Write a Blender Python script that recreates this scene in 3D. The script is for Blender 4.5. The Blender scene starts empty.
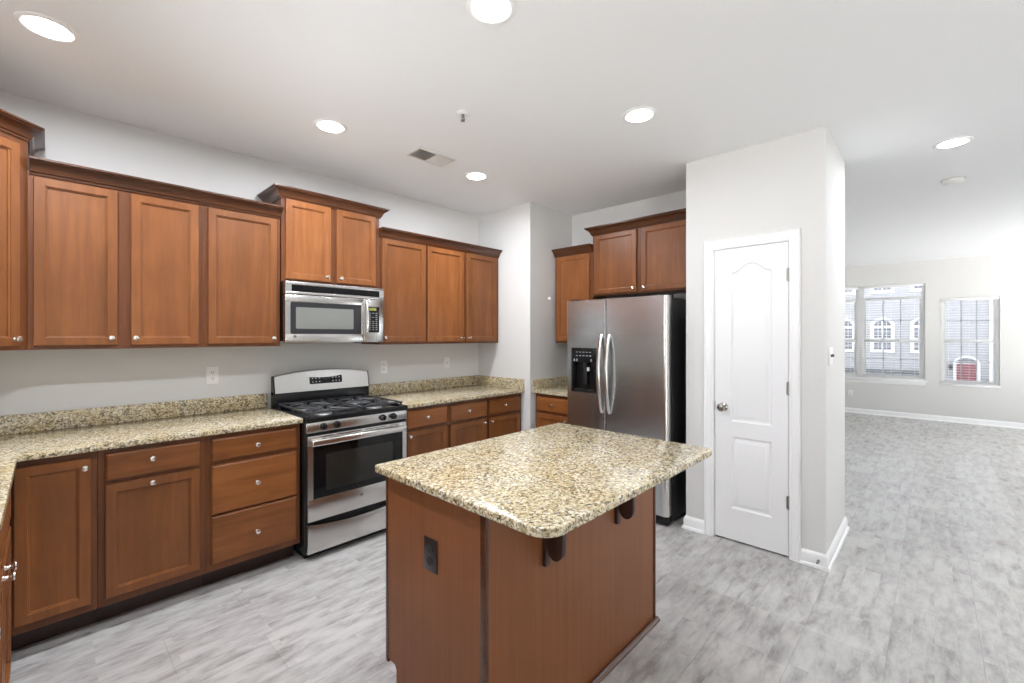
import bpy, bmesh, math, random
from mathutils import Vector, Matrix
PI = math.pi
random.seed(7)
SC = bpy.context.scene
COL = SC.collection

# ------------------------------------------------------------------ camera, world, exposure
CAM_H = 1.433
YAW = math.radians(43.6305)              # viewing direction, from +X towards +Y
cam_d = bpy.data.cameras.new('camera')
cam = bpy.data.objects.new('camera', cam_d)
COL.objects.link(cam)
cam.location = (0, 0, CAM_H)
cam.rotation_euler = (PI / 2, 0, YAW - PI / 2)
cam_d.sensor_fit = 'HORIZONTAL'
cam_d.sensor_width = 36.0
cam_d.lens = 443.395 / 1024 * 36.0
cam_d.shift_y = (336.2 - 341.5) / 1024
cam_d.clip_start = 0.02
cam_d.clip_end = 300
SC.camera = cam

world = bpy.data.worlds.new('world')
SC.world = world
world.use_nodes = True
wbg = world.node_tree.nodes['Background']
SKY, LOWER_FILL = (1.55, 1.62, 1.7), (11.5, 11.5, 11.4)      # pale sky above, glow added below the horizon to brighten the ceiling
_nt = world.node_tree
_tc = _nt.nodes.new('ShaderNodeTexCoord')
_sp = _nt.nodes.new('ShaderNodeSeparateXYZ')
_mr = _nt.nodes.new('ShaderNodeMapRange')
_mr.inputs['From Min'].default_value = -0.06
_mr.inputs['From Max'].default_value = 0.02
_mx = _nt.nodes.new('ShaderNodeMix')
_mx.data_type = 'RGBA'
_mx.inputs['A'].default_value = LOWER_FILL + (1,)
_mx.inputs['B'].default_value = SKY + (1,)
_nt.links.new(_tc.outputs['Generated'], _sp.inputs[0])
_nt.links.new(_sp.outputs['Z'], _mr.inputs[0])
_nt.links.new(_mr.outputs[0], _mx.inputs['Factor'])
_nt.links.new(_mx.outputs['Result'], wbg.inputs[0])
wbg.inputs[1].default_value = 1.0

CAN_STRENGTH = 14.0          # glow of a lit diffuser as seen
CAN_SPREAD = math.radians(176)                # its downward beam
SC.view_settings.view_transform = 'Standard'
SC.view_settings.look = 'None'
SC.view_settings.exposure = 0.60
SC.view_settings.gamma = 1.0
SC.view_settings.use_curve_mapping = False
try:
    SC.cycles.max_bounces = 12
    SC.cycles.diffuse_bounces = 6
except Exception:
    pass

# ------------------------------------------------------------------ room numbers
H = 2.726          # ceiling
YW = 3.561         # range wall
XL = -0.738        # left wall
XB, YB = 3.214, 2.822   # corner of the boxed-out wall
XA = 3.895         # wall behind the fridge
XP, YP0, YP1, XPE = 3.302, 0.484, 1.347, 4.10   # pantry block
XF = 10.41         # far wall of the living room
YR = -4.2          # right side wall of the house


# ------------------------------------------------------------------ materials
def new_mat(name):
    m = bpy.data.materials.new(name)
    m.use_nodes = True
    nt = m.node_tree
    return m, nt, nt.nodes['Principled BSDF']


def N(nt, t, **kw):
    n = nt.nodes.new(t)
    for k, v in kw.items():
        setattr(n, k, v)
    return n


def setin(n, **kw):
    for k, v in kw.items():
        n.inputs[k.replace('_', ' ')].default_value = v


def rgba(c):
    return (c[0], c[1], c[2], 1)


def plain(name, col, rough=0.5, metal=0.0, spec=0.5, coat=0.0, emis=None, estr=0.0, bump=0.0, bscale=200):
    m, nt, p = new_mat(name)
    p.inputs['Base Color'].default_value = rgba(col)
    p.inputs['Roughness'].default_value = rough
    p.inputs['Metallic'].default_value = metal
    p.inputs['Specular IOR Level'].default_value = spec
    p.inputs['Coat Weight'].default_value = coat
    if emis:
        p.inputs['Emission Color'].default_value = rgba(emis)
        p.inputs['Emission Strength'].default_value = estr
    if bump:
        tc = N(nt, 'ShaderNodeTexCoord')
        ns = N(nt, 'ShaderNodeTexNoise')
        setin(ns, Scale=bscale, Detail=3.0)
        bp = N(nt, 'ShaderNodeBump')
        setin(bp, Strength=bump, Distance=0.002)
        nt.links.new(tc.outputs['Object'], ns.inputs['Vector'])
        nt.links.new(ns.outputs['Fac'], bp.inputs['Height'])
        nt.links.new(bp.outputs[0], p.inputs['Normal'])
    return m


def ramp(nt, stops, interp='LINEAR'):
    r = N(nt, 'ShaderNodeValToRGB')
    cr = r.color_ramp
    cr.interpolation = interp
    while len(cr.elements) < len(stops):
        cr.elements.new(0.5)
    for e, (pos, col) in zip(cr.elements, stops):
        e.position = pos
        e.color = rgba(col)
    return r


def wood(name, c_dark, c_mid, c_light, stretch=(14, 14, 1.1), rough=0.34, vary=0.14, coat=0.0):
    m, nt, p = new_mat(name)
    L = nt.links.new
    tc = N(nt, 'ShaderNodeTexCoord')
    oi = N(nt, 'ShaderNodeObjectInfo')
    off = N(nt, 'ShaderNodeVectorMath', operation='SCALE')
    off.inputs[0].default_value = (7.3, 3.1, 5.7)
    L(oi.outputs['Random'], off.inputs['Scale'])
    add = N(nt, 'ShaderNodeVectorMath', operation='ADD')
    L(tc.outputs['Object'], add.inputs[0])
    L(off.outputs[0], add.inputs[1])
    mp = N(nt, 'ShaderNodeMapping')
    mp.inputs['Scale'].default_value = stretch
    L(add.outputs[0], mp.inputs[0])
    n1 = N(nt, 'ShaderNodeTexNoise')
    setin(n1, Scale=1.0, Detail=6.0, Roughness=0.6, Distortion=0.6)
    L(mp.outputs[0], n1.inputs['Vector'])
    n2 = N(nt, 'ShaderNodeTexNoise')
    setin(n2, Scale=5.0, Detail=4.0, Roughness=0.65)
    L(mp.outputs[0], n2.inputs['Vector'])
    n3 = N(nt, 'ShaderNodeTexNoise')              # blotchy maple figure
    setin(n3, Scale=5.0, Detail=3.0)
    L(add.outputs[0], n3.inputs['Vector'])
    mx = N(nt, 'ShaderNodeMath', operation='MULTIPLY_ADD')
    L(n2.outputs['Fac'], mx.inputs[0])
    mx.inputs[1].default_value = 0.35
    L(n1.outputs['Fac'], mx.inputs[2])
    mx2 = N(nt, 'ShaderNodeMath', operation='MULTIPLY_ADD')
    L(n3.outputs['Fac'], mx2.inputs[0])
    mx2.inputs[1].default_value = 0.45
    L(mx.outputs[0], mx2.inputs[2])
    r = ramp(nt, [(0.0, c_dark), (0.5, c_mid), (1.0, c_light)])
    mr = N(nt, 'ShaderNodeMapRange')
    setin(mr, From_Min=0.62, From_Max=1.2)
    L(mx2.outputs[0], mr.inputs[0])
    L(mr.outputs[0], r.inputs[0])
    hs = N(nt, 'ShaderNodeHueSaturation')
    mv = N(nt, 'ShaderNodeMapRange')
    setin(mv, To_Min=1 - vary, To_Max=1 + vary)
    L(oi.outputs['Random'], mv.inputs[0])
    L(mv.outputs[0], hs.inputs['Value'])
    L(r.outputs[0], hs.inputs['Color'])
    L(hs.outputs[0], p.inputs['Base Color'])
    p.inputs['Roughness'].default_value = rough
    p.inputs['Specular IOR Level'].default_value = 0.36
    p.inputs['Coat Weight'].default_value = coat
    p.inputs['Coat Roughness'].default_value = 0.25
    bp = N(nt, 'ShaderNodeBump')
    setin(bp, Strength=0.06, Distance=0.002)
    L(n2.outputs['Fac'], bp.inputs['Height'])
    L(bp.outputs[0], p.inputs['Normal'])
    return m


def granite(name):
    m, nt, p = new_mat(name)
    L = nt.links.new
    tc = N(nt, 'ShaderNodeTexCoord')
    v1 = N(nt, 'ShaderNodeTexVoronoi')
    setin(v1, Scale=125.0)
    nz = N(nt, 'ShaderNodeTexNoise')
    setin(nz, Scale=60.0, Detail=3.0)
    dis = N(nt, 'ShaderNodeVectorMath', operation='SCALE')
    dis.inputs['Scale'].default_value = 0.02
    L(tc.outputs['Object'], nz.inputs['Vector'])
    L(nz.outputs['Color'], dis.inputs[0])
    ad = N(nt, 'ShaderNodeVectorMath', operation='ADD')
    L(tc.outputs['Object'], ad.inputs[0])
    L(dis.outputs[0], ad.inputs[1])
    L(ad.outputs[0], v1.inputs['Vector'])
    sep = N(nt, 'ShaderNodeSeparateColor')
    L(v1.outputs['Color'], sep.inputs[0])
    r1 = ramp(nt, [(0.0, (0.018, 0.014, 0.012)), (0.09, (0.09, 0.062, 0.036)), (0.17, (0.26, 0.18, 0.08)), (0.30, (0.44, 0.36, 0.20)),
                   (0.47, (0.60, 0.54, 0.39)), (0.68, (0.72, 0.68, 0.57)), (0.84, (0.33, 0.30, 0.25)), (0.92, (0.80, 0.77, 0.70))], 'CONSTANT')
    L(sep.outputs[0], r1.inputs[0])
    v2 = N(nt, 'ShaderNodeTexVoronoi')
    setin(v2, Scale=280.0)
    L(ad.outputs[0], v2.inputs['Vector'])
    sep2 = N(nt, 'ShaderNodeSeparateColor')
    L(v2.outputs['Color'], sep2.inputs[0])
    r2 = ramp(nt, [(0.0, (0.03, 0.025, 0.02)), (0.13, (0.32, 0.24, 0.12)), (0.30, (0.57, 0.50, 0.35)), (0.55, (0.76, 0.72, 0.62))], 'CONSTANT')
    L(sep2.outputs[1], r2.inputs[0])
    mix = N(nt, 'ShaderNodeMix', data_type='RGBA')
    mix.inputs['Factor'].default_value = 0.28
    L(r1.outputs[0], mix.inputs['A'])
    L(r2.outputs[0], mix.inputs['B'])
    # cloudy drift of the gold colour
    n2 = N(nt, 'ShaderNodeTexNoise')
    setin(n2, Scale=6.0, Detail=3.0)
    L(tc.outputs['Object'], n2.inputs['Vector'])
    r3 = ramp(nt, [(0.35, (0.93, 0.85, 0.68)), (0.65, (0.99, 0.97, 0.91))])
    L(n2.outputs['Fac'], r3.inputs[0])
    mul = N(nt, 'ShaderNodeMix', data_type='RGBA', blend_type='MULTIPLY')
    mul.inputs['Factor'].default_value = 1.0
    L(mix.outputs['Result'], mul.inputs['A'])
    L(r3.outputs[0], mul.inputs['B'])
    L(mul.outputs['Result'], p.inputs['Base Color'])
    p.inputs['Roughness'].default_value = 0.16
    p.inputs['Specular IOR Level'].default_value = 0.6
    return m


def floor_material():
    m, nt, p = new_mat('grey_plank_floor')
    L = nt.links.new
    tc = N(nt, 'ShaderNodeTexCoord')
    mp0 = N(nt, 'ShaderNodeMapping')
    mp0.inputs['Location'].default_value = (0.2, 0.155, 0)
    L(tc.outputs['Object'], mp0.inputs[0])
    br = N(nt, 'ShaderNodeTexBrick')
    br.offset = 0.37
    setin(br, Scale=1.0, Mortar_Size=0.0011, Mortar_Smooth=0.1, Bias=0.0, Brick_Width=0.92, Row_Height=0.31)
    br.inputs['Color1'].default_value = (0.92, 0.92, 0.92, 1)
    br.inputs['Color2'].default_value = (1.06, 1.06, 1.06, 1)
    br.inputs['Mortar'].default_value = (0.72, 0.72, 0.72, 1)
    L(mp0.outputs[0], br.inputs['Vector'])
    br2 = N(nt, 'ShaderNodeTexBrick')       # the narrow printed boards inside each plank
    br2.offset = 0.43
    setin(br2, Scale=1.0, Mortar_Size=0.0, Bias=0.0, Brick_Width=0.61, Row_Height=0.0775)
    br2.inputs['Color1'].default_value = (0, 0, 0, 1)
    br2.inputs['Color2'].default_value = (1, 1, 1, 1)
    L(mp0.outputs[0], br2.inputs['Vector'])
    shift = N(nt, 'ShaderNodeVectorMath', operation='MULTIPLY')
    shift.inputs[1].default_value = (3.0, 2.0, 0)
    L(br2.outputs['Color'], shift.inputs[0])
    ad = N(nt, 'ShaderNodeVectorMath', operation='ADD')
    L(tc.outputs['Object'], ad.inputs[0])
    L(shift.outputs[0], ad.inputs[1])
    mp = N(nt, 'ShaderNodeMapping')
    mp.inputs['Scale'].default_value = (5.0, 17, 1)
    L(ad.outputs[0], mp.inputs[0])
    n1 = N(nt, 'ShaderNodeTexNoise')
    setin(n1, Scale=1.0, Detail=8.0, Roughness=0.68, Distortion=0.25)
    L(mp.outputs[0], n1.inputs['Vector'])
    mpb = N(nt, 'ShaderNodeMapping')
    mpb.inputs['Scale'].default_value = (4.5, 9, 1)
    L(ad.outputs[0], mpb.inputs[0])
    n2 = N(nt, 'ShaderNodeTexNoise')
    setin(n2, Scale=1.0, Detail=5.0, Roughness=0.62)
    L(mpb.outputs[0], n2.inputs['Vector'])
    mm = N(nt, 'ShaderNodeMath', operation='MULTIPLY_ADD')
    L(n2.outputs['Fac'], mm.inputs[0])
    mm.inputs[1].default_value = 0.8
    L(n1.outputs['Fac'], mm.inputs[2])
    r = ramp(nt, [(0.22, (0.26, 0.246, 0.232)), (0.42, (0.405, 0.391, 0.376)), (0.60, (0.50, 0.487, 0.470)), (0.85, (0.57, 0.558, 0.542))])
    mr = N(nt, 'ShaderNodeMapRange')
    setin(mr, From_Min=0.45, From_Max=1.35)
    L(mm.outputs[0], mr.inputs[0])
    L(mr.outputs[0], r.inputs[0])
    mul = N(nt, 'ShaderNodeMix', data_type='RGBA', blend_type='MULTIPLY')
    mul.inputs['Factor'].default_value = 1.0
    L(r.outputs[0], mul.inputs['A'])
    L(br.outputs['Color'], mul.inputs['B'])
    L(mul.outputs['Result'], p.inputs['Base Color'])
    p.inputs['Roughness'].default_value = 0.27
    p.inputs['Specular IOR Level'].default_value = 0.5
    bp = N(nt, 'ShaderNodeBump')
    setin(bp, Strength=0.12, Distance=0.002)
    L(n1.outputs['Fac'], bp.inputs['Height'])
    L(bp.outputs[0], p.inputs['Normal'])
    return m


def stainless(name, rough=0.22, wave=(2.0, 2.0, 16.0), strength=0.12, col=(0.60, 0.585, 0.565)):
    """brushed steel: fine brushing plus the slight unevenness of sheet metal"""
    m, nt, p = new_mat(name)
    L = nt.links.new
    tc = N(nt, 'ShaderNodeTexCoord')
    mp = N(nt, 'ShaderNodeMapping')
    mp.inputs['Scale'].default_value = wave
    L(tc.outputs['Object'], mp.inputs[0])
    n = N(nt, 'ShaderNodeTexNoise')
    setin(n, Scale=0.5, Detail=2.0)
    L(mp.outputs[0], n.inputs['Vector'])
    bp = N(nt, 'ShaderNodeBump')
    setin(bp, Strength=strength, Distance=0.01)
    L(n.outputs['Fac'], bp.inputs['Height'])
    L(bp.outputs[0], p.inputs['Normal'])
    mp2 = N(nt, 'ShaderNodeMapping')
    mp2.inputs['Scale'].default_value = (2, 2, 150)
    L(tc.outputs['Object'], mp2.inputs[0])
    n2 = N(nt, 'ShaderNodeTexNoise')
    setin(n2, Scale=1.0, Detail=2.0)
    L(mp2.outputs[0], n2.inputs['Vector'])
    mr = N(nt, 'ShaderNodeMapRange')
    setin(mr, To_Min=rough * 0.9, To_Max=rough * 1.1)
    L(n2.outputs['Fac'], mr.inputs[0])
    L(mr.outputs[0], p.inputs['Roughness'])
    p.inputs['Base Color'].default_value = rgba(col)
    p.inputs['Metallic'].default_value = 1.0
    return m


def window_glass(name, tint=(0.97, 0.98, 1.0)):
    m = bpy.data.materials.new(name)
    m.use_nodes = True
    nt = m.node_tree
    nt.nodes.remove(nt.nodes['Principled BSDF'])
    out = nt.nodes['Material Output']
    tr = N(nt, 'ShaderNodeBsdfTransparent')
    tr.inputs[0].default_value = rgba(tint)
    gl = N(nt, 'ShaderNodeBsdfGlossy')
    gl.inputs['Roughness'].default_value = 0.02
    fr = N(nt, 'ShaderNodeFresnel')
    mx = N(nt, 'ShaderNodeMixShader')
    nt.links.new(fr.outputs[0], mx.inputs[0])
    nt.links.new(tr.outputs[0], mx.inputs[1])
    nt.links.new(gl.outputs[0], mx.inputs[2])
    nt.links.new(mx.outputs[0], out.inputs[0])
    return m


def siding_material():
    m, nt, p = new_mat('lap_siding')
    L = nt.links.new
    tc = N(nt, 'ShaderNodeTexCoord')
    sp = N(nt, 'ShaderNodeSeparateXYZ')
    L(tc.outputs['Object'], sp.inputs[0])
    mu = N(nt, 'ShaderNodeMath', operation='MULTIPLY')
    mu.inputs[1].default_value = 1 / 0.19
    L(sp.outputs['Z'], mu.inputs[0])
    fr = N(nt, 'ShaderNodeMath', operation='FRACT')
    L(mu.outputs[0], fr.inputs[0])
    inv = N(nt, 'ShaderNodeMath', operation='SUBTRACT')
    inv.inputs[0].default_value = 1.0
    L(fr.outputs[0], inv.inputs[1])
    bp = N(nt, 'ShaderNodeBump')
    setin(bp, Strength=1.0, Distance=0.03)
    L(inv.outputs[0], bp.inputs['Height'])
    L(bp.outputs[0], p.inputs['Normal'])
    p.inputs['Base Color'].default_value = (0.25, 0.25, 0.26, 1)
    p.inputs['Roughness'].default_value = 0.6
    return m


M = {}
M['wood'] = wood('cherry_stained_maple', (0.160, 0.054, 0.0155), (0.215, 0.0745, 0.0215), (0.28, 0.105, 0.032))
M['wood_h'] = wood('cherry_stained_maple_crosswise', (0.14, 0.045, 0.012), (0.225, 0.077, 0.021), (0.30, 0.112, 0.033), stretch=(1.2, 14, 14))
M['wood_frame'] = wood('cherry_stained_frame', (0.10, 0.034, 0.012), (0.145, 0.048, 0.016), (0.19, 0.066, 0.022), vary=0.05)
M['wood_crown'] = wood('cherry_stained_crown', (0.050, 0.017, 0.007), (0.080, 0.027, 0.010), (0.11, 0.039, 0.015), stretch=(1.5, 1.5, 14), rough=0.26, vary=0.04, coat=0.3)
M['wood_panel'] = wood('island_veneer', (0.175, 0.061, 0.021), (0.21, 0.074, 0.026), (0.245, 0.089, 0.032), stretch=(60, 60, 1.0), rough=0.42, vary=0.03, coat=0.0)
M['wood_dark'] = plain('dark_stained_wood', (0.035, 0.013, 0.008), 0.4)
M['granite'] = granite('gold_granite')
M['floor'] = floor_material()
M['wall'] = plain('grey_wall_paint', (0.67, 0.664, 0.648), 0.75, spec=0.3, bump=0.05, bscale=300)
M['ceiling'] = plain('ceiling_paint', (0.87, 0.88, 0.885), 0.85, spec=0.2, bump=0.05, bscale=250)
M['trim'] = plain('white_trim_paint', (0.86, 0.86, 0.86), 0.35, spec=0.5)
M['door'] = plain('white_door_paint', (0.83, 0.83, 0.835), 0.4)
M['vinyl'] = plain('white_vinyl', (0.82, 0.82, 0.82), 0.4)
M['plate'] = plain('white_plastic', (0.82, 0.81, 0.79), 0.35)
M['plate_dark'] = plain('dark_slot', (0.05, 0.05, 0.05), 0.5)
M['black_plate'] = plain('dark_brown_plastic', (0.022, 0.016, 0.016), 0.3)
M['steel'] = stainless('brushed_stainless', 0.24, strength=0.03)
M['steel_fridge'] = stainless('brushed_stainless_sheet', 0.235, wave=(0.7, 0.8, 6.0), strength=0.2, col=(0.565, 0.60, 0.63))
M['handle'] = plain('satin_steel_bar', (0.72, 0.70, 0.67), 0.22, metal=1.0)
M['nickel'] = plain('satin_nickel', (0.75, 0.72, 0.68), 0.24, metal=1.0)
M['knob_nickel'] = plain('dark_satin_nickel', (0.42, 0.40, 0.37), 0.2, metal=1.0)
M['chrome'] = plain('polished_chrome', (0.80, 0.80, 0.80), 0.1, metal=1.0)
M['hinge'] = plain('dull_hinge_steel', (0.36, 0.35, 0.33), 0.35, metal=1.0)
M['black'] = plain('black_enamel', (0.009, 0.009, 0.010), 0.22, spec=0.35)
M['black_tex'] = plain('black_textured_panel', (0.014, 0.014, 0.015), 0.38, bump=0.15, bscale=400)
M['black_gloss'] = plain('black_glass', (0.006, 0.006, 0.007), 0.05, spec=0.35)
M['window_dark'] = plain('smoked_door_window', (0.022, 0.021, 0.018), 0.06, spec=0.45)
M['mw_glass'] = plain('microwave_screen', (0.20, 0.205, 0.185), 0.15, spec=0.5)
M['mw_frame'] = plain('microwave_window_frame', (0.028, 0.028, 0.030), 0.3, spec=0.3)
M['iron'] = plain('cast_iron', (0.045, 0.046, 0.05), 0.30, bump=0.1, bscale=500)
M['burner'] = plain('burner_aluminium', (0.45, 0.45, 0.45), 0.4, metal=1.0)
M['button'] = plain('pale_button_print', (0.55, 0.56, 0.60), 0.5)
M['button_dim'] = plain('grey_button_print', (0.22, 0.22, 0.23), 0.5)
M['lcd'] = plain('lit_clock_display', (0.12, 0.13, 0.02), 0.4, emis=(0.62, 0.60, 0.12), estr=0.18)
M['can_light'] = plain('lit_diffuser', (1, 1, 1), 0.5, emis=(0.94, 0.98, 1.05), estr=CAN_STRENGTH)
M['can_trim'] = plain('white_light_trim', (0.88, 0.88, 0.87), 0.4)
M['vent_dark'] = plain('dark_duct', (0.06, 0.055, 0.05), 0.7)
M['vent'] = plain('vent_enamel', (0.66, 0.64, 0.60), 0.5)
M['glass'] = window_glass('window_glass')
M['blind'] = plain('white_blind_slat', (0.80, 0.80, 0.80), 0.5)
M['siding'] = siding_material()
M['ext_trim'] = plain('exterior_white_trim', (0.52, 0.52, 0.53), 0.5)
M['ext_glass'] = plain('dark_house_window', (0.10, 0.105, 0.12), 0.4, spec=0.25)
M['ext_red'] = plain('red_door_paint', (0.12, 0.012, 0.020), 0.4)
M['ext_dark'] = plain('dark_roof_edge', (0.09, 0.095, 0.10), 0.7)
M['lamp_black'] = plain('black_lantern', (0.02, 0.02, 0.022), 0.4)
M['leaf'] = plain('shrub_leaves', (0.05, 0.10, 0.05), 0.6)
M['ground'] = plain('grey_pavement', (0.40, 0.40, 0.40), 0.9)
M['rubber'] = plain('black_rubber', (0.02, 0.02, 0.02), 0.7)


# ------------------------------------------------------------------ mesh builder
class MB:
    def __init__(self):
        self.bm = bmesh.new()

    def _merge(self, t):
        me = bpy.data.meshes.new('tmp')
        t.to_mesh(me)
        t.free()
        self.bm.from_mesh(me)
        bpy.data.meshes.remove(me)
        return self

    def box(self, x0, x1, y0, y1, z0, z1, b=0.0, seg=2):
        t = bmesh.new()
        vs = [t.verts.new((x, y, z)) for x in (x0, x1) for y in (y0, y1) for z in (z0, z1)]
        for f in ((0, 1, 3, 2), (4, 6, 7, 5), (0, 4, 5, 1), (2, 3, 7, 6), (0, 2, 6, 4), (1, 5, 7, 3)):
            t.faces.new([vs[i] for i in f])
        bmesh.ops.recalc_face_normals(t, faces=t.faces)
        if b > 0:
            bmesh.ops.bevel(t, geom=list(t.edges), offset=b, segments=seg, affect='EDGES', profile=0.5)
        return self._merge(t)

    def prism(self, pts, lo, hi, axis='z', b=0.0, seg=2):
        def mk(u, v, w):
            return {'z': (u, v, w), 'x': (w, u, v), 'y': (u, w, v)}[axis]
        t = bmesh.new()
        a = [t.verts.new(mk(p[0], p[1], lo)) for p in pts]
        c = [t.verts.new(mk(p[0], p[1], hi)) for p in pts]
        t.faces.new(a[::-1])
        t.faces.new(c)
        n = len(pts)
        caps = []
        for i in range(n):
            j = (i + 1) % n
            t.faces.new((a[i], a[j], c[j], c[i]))
        bmesh.ops.recalc_face_normals(t, faces=t.faces)
        if b > 0:
            sa, sc = set(a), set(c)
            es = [e for e in t.edges if (e.verts[0] in sa and e.verts[1] in sa) or (e.verts[0] in sc and e.verts[1] in sc)]
            bmesh.ops.bevel(t, geom=es, offset=b, segments=seg, affect='EDGES', profile=0.5)
        return self._merge(t)

    def lathe(self, prof, org=(0, 0, 0), axis=(0, 0, 1), seg=24):
        """prof: (radius, distance along axis)"""
        ax = Vector(axis).normalized()
        q = Vector((0, 0, 1)).rotation_difference(ax)
        o = Vector(org)
        bm = self.bm
        rings = []
        for r, t in prof:
            if r < 1e-6:
                rings.append([bm.verts.new(o + q @ Vector((0, 0, t)))])
            else:
                rings.append([bm.verts.new(o + q @ Vector((r * math.cos(2 * PI * k / seg), r * math.sin(2 * PI * k / seg), t))) for k in range(seg)])
        for a, c in zip(rings[:-1], rings[1:]):
            for k in range(seg):
                k2 = (k + 1) % seg
                if len(a) == 1 and len(c) == 1:
                    continue
                if len(a) == 1:
                    bm.faces.new((a[0], c[k], c[k2]))
                elif len(c) == 1:
                    bm.faces.new((a[k], a[k2], c[0]))
                else:
                    bm.faces.new((a[k], a[k2], c[k2], c[k]))
        if len(rings[0]) > 1:
            bm.faces.new(rings[0][::-1])
        if len(rings[-1]) > 1:
            bm.faces.new(rings[-1])
        return self

    def tube(self, path, r, seg=12, flat=1.0, up=(0, 0, 1)):
        """round bar along path; flat squeezes it across its second axis"""
        path = [Vector(p) for p in path]
        bm = self.bm
        rings = []
        for i, p in enumerate(path):
            d = (path[min(i + 1, len(path) - 1)] - path[max(i - 1, 0)]).normalized()
            u = Vector(up)
            s = d.cross(u)
            if s.length < 1e-4:
                s = d.cross(Vector((1, 0, 0)))
            s.normalize()
            t = s.cross(d).normalized()
            rr = r[i] if isinstance(r, (list, tuple)) else r
            rings.append([bm.verts.new(p + s * rr * math.cos(2 * PI * k / seg) + t * rr * flat * math.sin(2 * PI * k / seg)) for k in range(seg)])
        for a, c in zip(rings[:-1], rings[1:]):
            for k in range(seg):
                bm.faces.new((a[k], a[(k + 1) % seg], c[(k + 1) % seg], c[k]))
        bm.faces.new(rings[0][::-1])
        bm.faces.new(rings[-1])
        return self

    def rings(self, loops, back=None):
        """stack of loops with the same vertex count, joined and filled at the last"""
        bm = self.bm
        R = [[bm.verts.new(p) for p in lp] for lp in loops]
        n = len(R[0])
        for a, c in zip(R[:-1], R[1:]):
            for k in range(n):
                bm.faces.new((a[k], a[(k + 1) % n], c[(k + 1) % n], c[k]))
        bm.faces.new(R[-1])
        bm.faces.new(R[0][::-1])
        return self

    def sweep(self, path, prof, out_left=True, closed_prof=True):
        """prof (d, z) swept along a plan polyline with mitred corners; d is measured outwards"""
        path = [Vector((p[0], p[1])) for p in path]
        n = len(path)
        bm = self.bm
        secs = []
        for i in range(n):
            dirs = []
            if i > 0:
                dirs.append((path[i] - path[i - 1]).normalized())
            if i < n - 1:
                dirs.append((path[i + 1] - path[i]).normalized())
            norms = [Vector((-d.y, d.x)) if out_left else Vector((d.y, -d.x)) for d in dirs]
            if len(norms) == 1:
                m = norms[0]
            else:
                m = (norms[0] + norms[1])
                m = m / m.length
                m = m / m.dot(norms[0])
            secs.append([bm.verts.new((path[i].x + m.x * d, path[i].y + m.y * d, z)) for d, z in prof])
        k = len(prof)
        for a, c in zip(secs[:-1], secs[1:]):
            for j in range(k):
                j2 = (j + 1) % k
                bm.faces.new((a[j], a[j2], c[j2], c[j]))
        bm.faces.new(secs[0][::-1])
        bm.faces.new(secs[-1])
        return self

    def mesh(self, name, mat=None, angle=35):
        bm = self.bm
        bmesh.ops.recalc_face_normals(bm, faces=bm.faces)
        me = bpy.data.meshes.new(name)
        bm.to_mesh(me)
        bm.free()
        for p in me.polygons:
            p.use_smooth = True
        me.set_sharp_from_angle(angle=math.radians(angle))
        if mat:
            me.materials.append(M[mat] if isinstance(mat, str) else mat)
        return me

    def out(self, name, mat, parent=None, loc=(0, 0, 0), angle=35):
        return link(name, self.mesh(name, mat, angle), parent, loc)


def link(name, me, parent=None, loc=(0, 0, 0)):
    o = bpy.data.objects.new(name, me)
    COL.objects.link(o)
    o.location = loc
    if parent:
        o.parent = parent
    return o


def thing(name, label, cat, loc=(0, 0, 0), rotz=0.0, group=None):
    o = bpy.data.objects.new(name, None)
    COL.objects.link(o)
    o.empty_display_size = 0.05
    o.location = loc
    o.rotation_euler = (0, 0, rotz)
    return tag(o, label, cat, group)


def tag(o, label, cat, group=None):
    o['label'] = label
    o['category'] = cat
    if group:
        o['group'] = group
    return o


def struct(o):
    o['kind'] = 'structure'
    return o


def dup(root, loc, label, rotz=None):
    r = root.copy()
    COL.objects.link(r)
    r.location = loc
    if rotz is not None:
        r.rotation_euler = (0, 0, rotz)
    r['label'] = label
    for ch in list(root.children):
        c = ch.copy()
        COL.objects.link(c)
        c.parent = r
        for g in list(ch.children):
            d = g.copy()
            COL.objects.link(d)
            d.parent = c
    return r


def rect(x0, x1, z0, z1, ins, y):
    return [(x0 + ins, y, z0 + ins), (x1 - ins, y, z0 + ins), (x1 - ins, y, z1 - ins), (x0 + ins, y, z1 - ins)]


def rounded(x0, x1, y0, y1, rs, n=8):
    """rectangle with a radius per corner, order: (x0,y0) (x1,y0) (x1,y1) (x0,y1)"""
    pts = []
    for (cx, cy, sx, sy, a0), r in zip(((x0, y0, 1, 1, PI), (x1, y0, -1, 1, 1.5 * PI), (x1, y1, -1, -1, 0), (x0, y1, 1, -1, 0.5 * PI)), rs):
        if r <= 0:
            pts.append((cx, cy))
            continue
        ox, oy = cx + sx * r, cy + sy * r
        for k in range(n + 1):
            t = a0 + k / n * PI / 2
            pts.append((ox + r * math.cos(t), oy + r * math.sin(t)))
    return pts


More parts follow.
